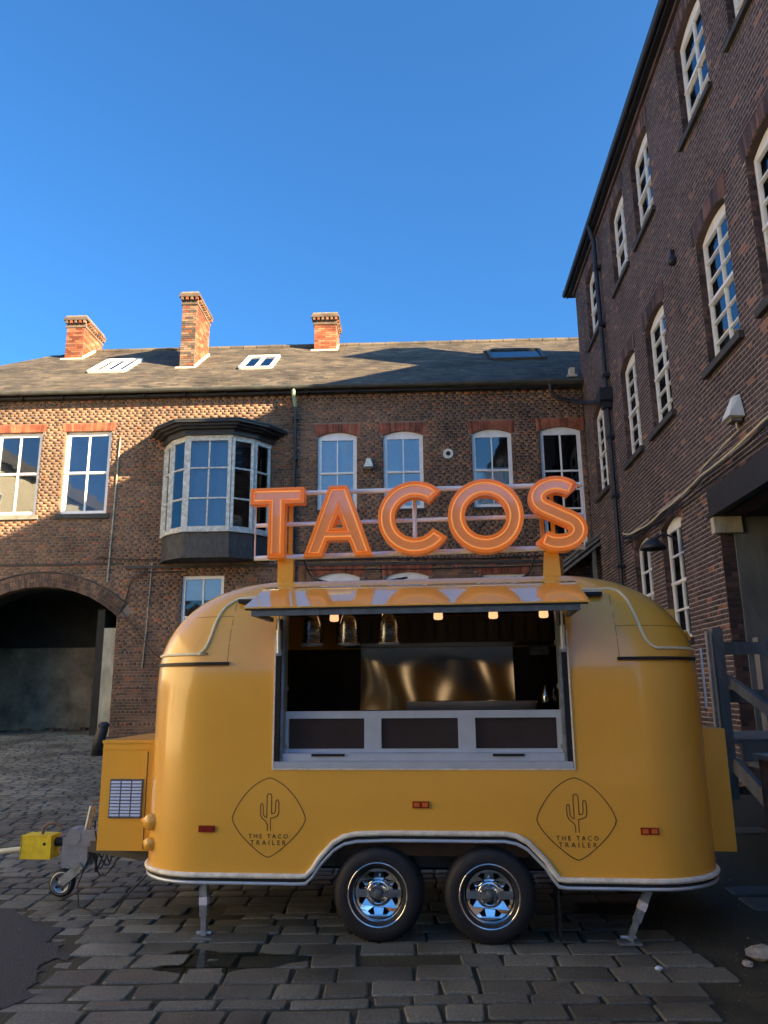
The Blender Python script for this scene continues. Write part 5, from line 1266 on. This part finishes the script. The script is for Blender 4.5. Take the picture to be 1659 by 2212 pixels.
def letter_loops(ch):
    if ch == 'T':
        x0, x1, c = -1.108, -.672, -.892; h = SW/2
        return [[(c-h, LZ0), (c+h, LZ0), (c+h, LZ1-SW), (x1, LZ1-SW), (x1, LZ1), (x0, LZ1), (x0, LZ1-SW), (c-h, LZ1-SW)]], 0
    if ch == 'A':
        x0, x1 = -.672, -.128; c = (x0+x1)/2; H = LZ1-LZ0; t = .072; f = .146
        sl = (c-t-x0)/H
        iL = lambda z: x0 + f + (z-LZ0)*sl; iR = lambda z: x1 - f - (z-LZ0)*sl
        zc0, zc1 = LZ0+.125, LZ0+.225; za = LZ0 + (c-x0-f)/sl - .0
        return [[(x0, LZ0), (x0+f*.97, LZ0), (iL(zc0), zc0), (iR(zc0), zc0), (x1-f*.97, LZ0), (x1, LZ0), (c+t, LZ1), (c-t, LZ1)], [(iL(zc1)+.004, zc1), (iR(zc1)-.004, zc1), (c, za-.02)]], 1
    if ch == 'C':
        cx, cz, ro, ri = .205, 2.900, .292, .292-SW; P = []
        a0, a1 = R(46), R(360-33)
        for k in range(45): a = a0+(a1-a0)*k/44; P.append((cx+ro*math.cos(a), cz+ro*math.sin(a)))
        for k in range(45): a = a1-(a1-a0)*k/44; P.append((cx+ri*math.cos(a), cz+ri*math.sin(a)))
        return [P], 0
    if ch == 'O':
        cx, cz, ro = .748, 2.898, .291
        return [[(cx+ro*math.cos(2*math.pi*k/64), cz+ro*math.sin(2*math.pi*k/64)) for k in range(64)], [(cx+(ro-SW)*math.cos(2*math.pi*k/56), cz+(ro-SW)*math.sin(2*math.pi*k/56)) for k in range(56)]], 0
    return [s_loop(SW/2, 0.0)], 0
def s_loop(h, cutb):
    cx, cz, a, bb, bp = 1.294, 2.899, .146, .101, .1270
    th = math.pi + math.asin(bb/bp); C = []
    a0 = R(28)
    for k in range(31): t = a0 + (th-a0)*k/30; C.append(Vector((cx + a*math.cos(t) - .004, cz + bp + bb*math.sin(t))))
    low = [Vector((2*cx-p.x, 2*cz-p.y)) for p in reversed(C)]
    for k in range(1, 6): C.append(C[30].lerp(low[0], k/6))
    C += low
    d0 = (C[1]-C[0]).normalized(); d1 = (C[-1]-C[-2]).normalized(); C[0] = C[0]; C = [C[0]+d0*cutb] + [p for p in C[1:-1] if (p-C[0]).length > cutb+.004 and (p-C[-1]).length > cutb+.004] + [C[-1]-d1*cutb]
    Lf, Rt = [], []
    for i, p in enumerate(C):
        d = (C[min(len(C)-1, i+1)]-C[max(0, i-1)]).normalized(); n_ = Vector((-d.y, d.x))*h; Lf.append(tuple(p+n_)); Rt.append(tuple(p-n_))
    return Lf + list(reversed(Rt))
for ch in 'TACOS':
    lp, _ = letter_loops(ch); lp = [ccw(l) for l in lp]; lp = [lp[0]] + [list(reversed(l)) for l in lp[1:]]
    def ins(d):
        if ch == 'S': return [ccw(s_loop(SW/2-d, d))]
        return [off_loop(l, d) for l in lp]
    i1, i2, i3 = ins(.020), ins(.031), ins(.038)
    b = MB()
    b.prism(lp, SY-.035, SY+.045, mi=0)                                     # return, full depth
    # raised rim round the edge
    if ch == 'S':
        o_ = ccw(s_loop(SW/2, .02001)); lp = [o_]; i1 = [ccw(s_loop(SW/2-.02, .02001))]
    for o_, i_ in zip(lp, i1):
        n = len(o_)
        for k in range(n):
            k2 = (k+1) % n; y0 = SY-.052
            b.quad((*[o_[k][0]], y0, o_[k][1]), (o_[k2][0], y0, o_[k2][1]), (i_[k2][0], y0, i_[k2][1]), (i_[k][0], y0, i_[k][1]), mi=0)
            b.quad((o_[k][0], SY-.035, o_[k][1]), (o_[k2][0], SY-.035, o_[k2][1]), (o_[k2][0], y0, o_[k2][1]), (o_[k][0], y0, o_[k][1]), mi=0)
            b.quad((i_[k][0], y0, i_[k][1]), (i_[k2][0], y0, i_[k2][1]), (i_[k2][0], SY-.034, i_[k2][1]), (i_[k][0], SY-.034, i_[k][1]), mi=0)
    lo = b.build('letter', [M['orange']], sg); lo['label'] = 'orange capital letter ' + ch
    b = MB(); b.prism(i3, SY-.044, SY-.037); b.build('letter_face', M['face'], lo) if False else b.build('letter_face', M['face'], sg)
    b = MB()
    for l in i2: b.tube([(x, SY-.046, z) for x, z in l], .0072, 6, closed=True)
    b.build('neon_outline', M['neon'], sg, smooth=True)

# ------------------------------------------------------------------ loose things
TM = Matrix.Translation((0, 5.45, 0)) @ Matrix.Rotation(R(-5.7), 4, 'Z')
for x, lab in ((-.605, 'steel heat lamp shade hanging in the hatch, nearest the left jamb'), (-.322, 'steel heat lamp shade hanging in the hatch, middle of three'), (-.012, 'steel heat lamp shade hanging in the hatch, farthest from the left jamb')):
    t = empty('pendant_lamp', TM @ Vector((x, .42, 1.935)), R(-5.7)); tag(t, lab, 'heat lamp', 'heat lamps hanging in the hatch')
    b = MB(); b.lathe([(.078, 0), (.082, .006), (.078, .012), (.074, .08), (.066, .16), (.050, .215), (.030, .25), (.022, .28), (.022, .30)], (0, 0, 0), 'z', 28); b.build('shade', M['steel'], t, smooth=True)
    b = MB(); b.lathe([(.084, -.004), (.086, .004), (.084, .012), (.078, .012), (.078, -.004)], (0, 0, 0), 'z', 28, closed=True); b.build('rim', M['alu'], t)
    b = MB(); b.tube([(0, 0, .29), (0, 0, .34)], .008, 6); b.build('cord', M['rubber'], t)
t = empty('hitch_lock', TM @ Vector((-2.93, .95, .385)), R(-5.7)); tag(t, 'bright yellow box lock with red cable handle over the trailer coupling', 'lock')
b = MB(); b.box(-.125, .125, -.075, .075, -.085, .085); b.build('lock_case', M['lockyellow'], t)
b = MB(); b.box(-.129, -.126, -.08, .08, -.09, .09); b.box(-.125, .125, -.079, .079, .0855, .095); b.build('case_lid', M['lockyellow'], t)
b = MB(); b.lathe([(0, -.004), (.012, -.004), (.012, 0)], (.07, -.0755, .03), 'y', 12); b.build('keyhole', M['rubber'], t)
b = MB(); b.tube(catm([(.02, -.02, .09), (.03, -.02, .15), (.09, -.02, .18), (.15, .0, .16), (.17, 0, .14)]), .012, 8); b.build('cable_handle', M['rust'], t, smooth=True)
b = MB(); b.tube(catm([(-.12, .0, -.02), (-.3, .0, -.04), (-.55, .03, -.07), (-.9, .05, -.12), (-1.3, .1, -.2), (-1.9, .1, -.34)]), .022, 8); b.build('sleeved_cable', M['cablec'], t, smooth=True)
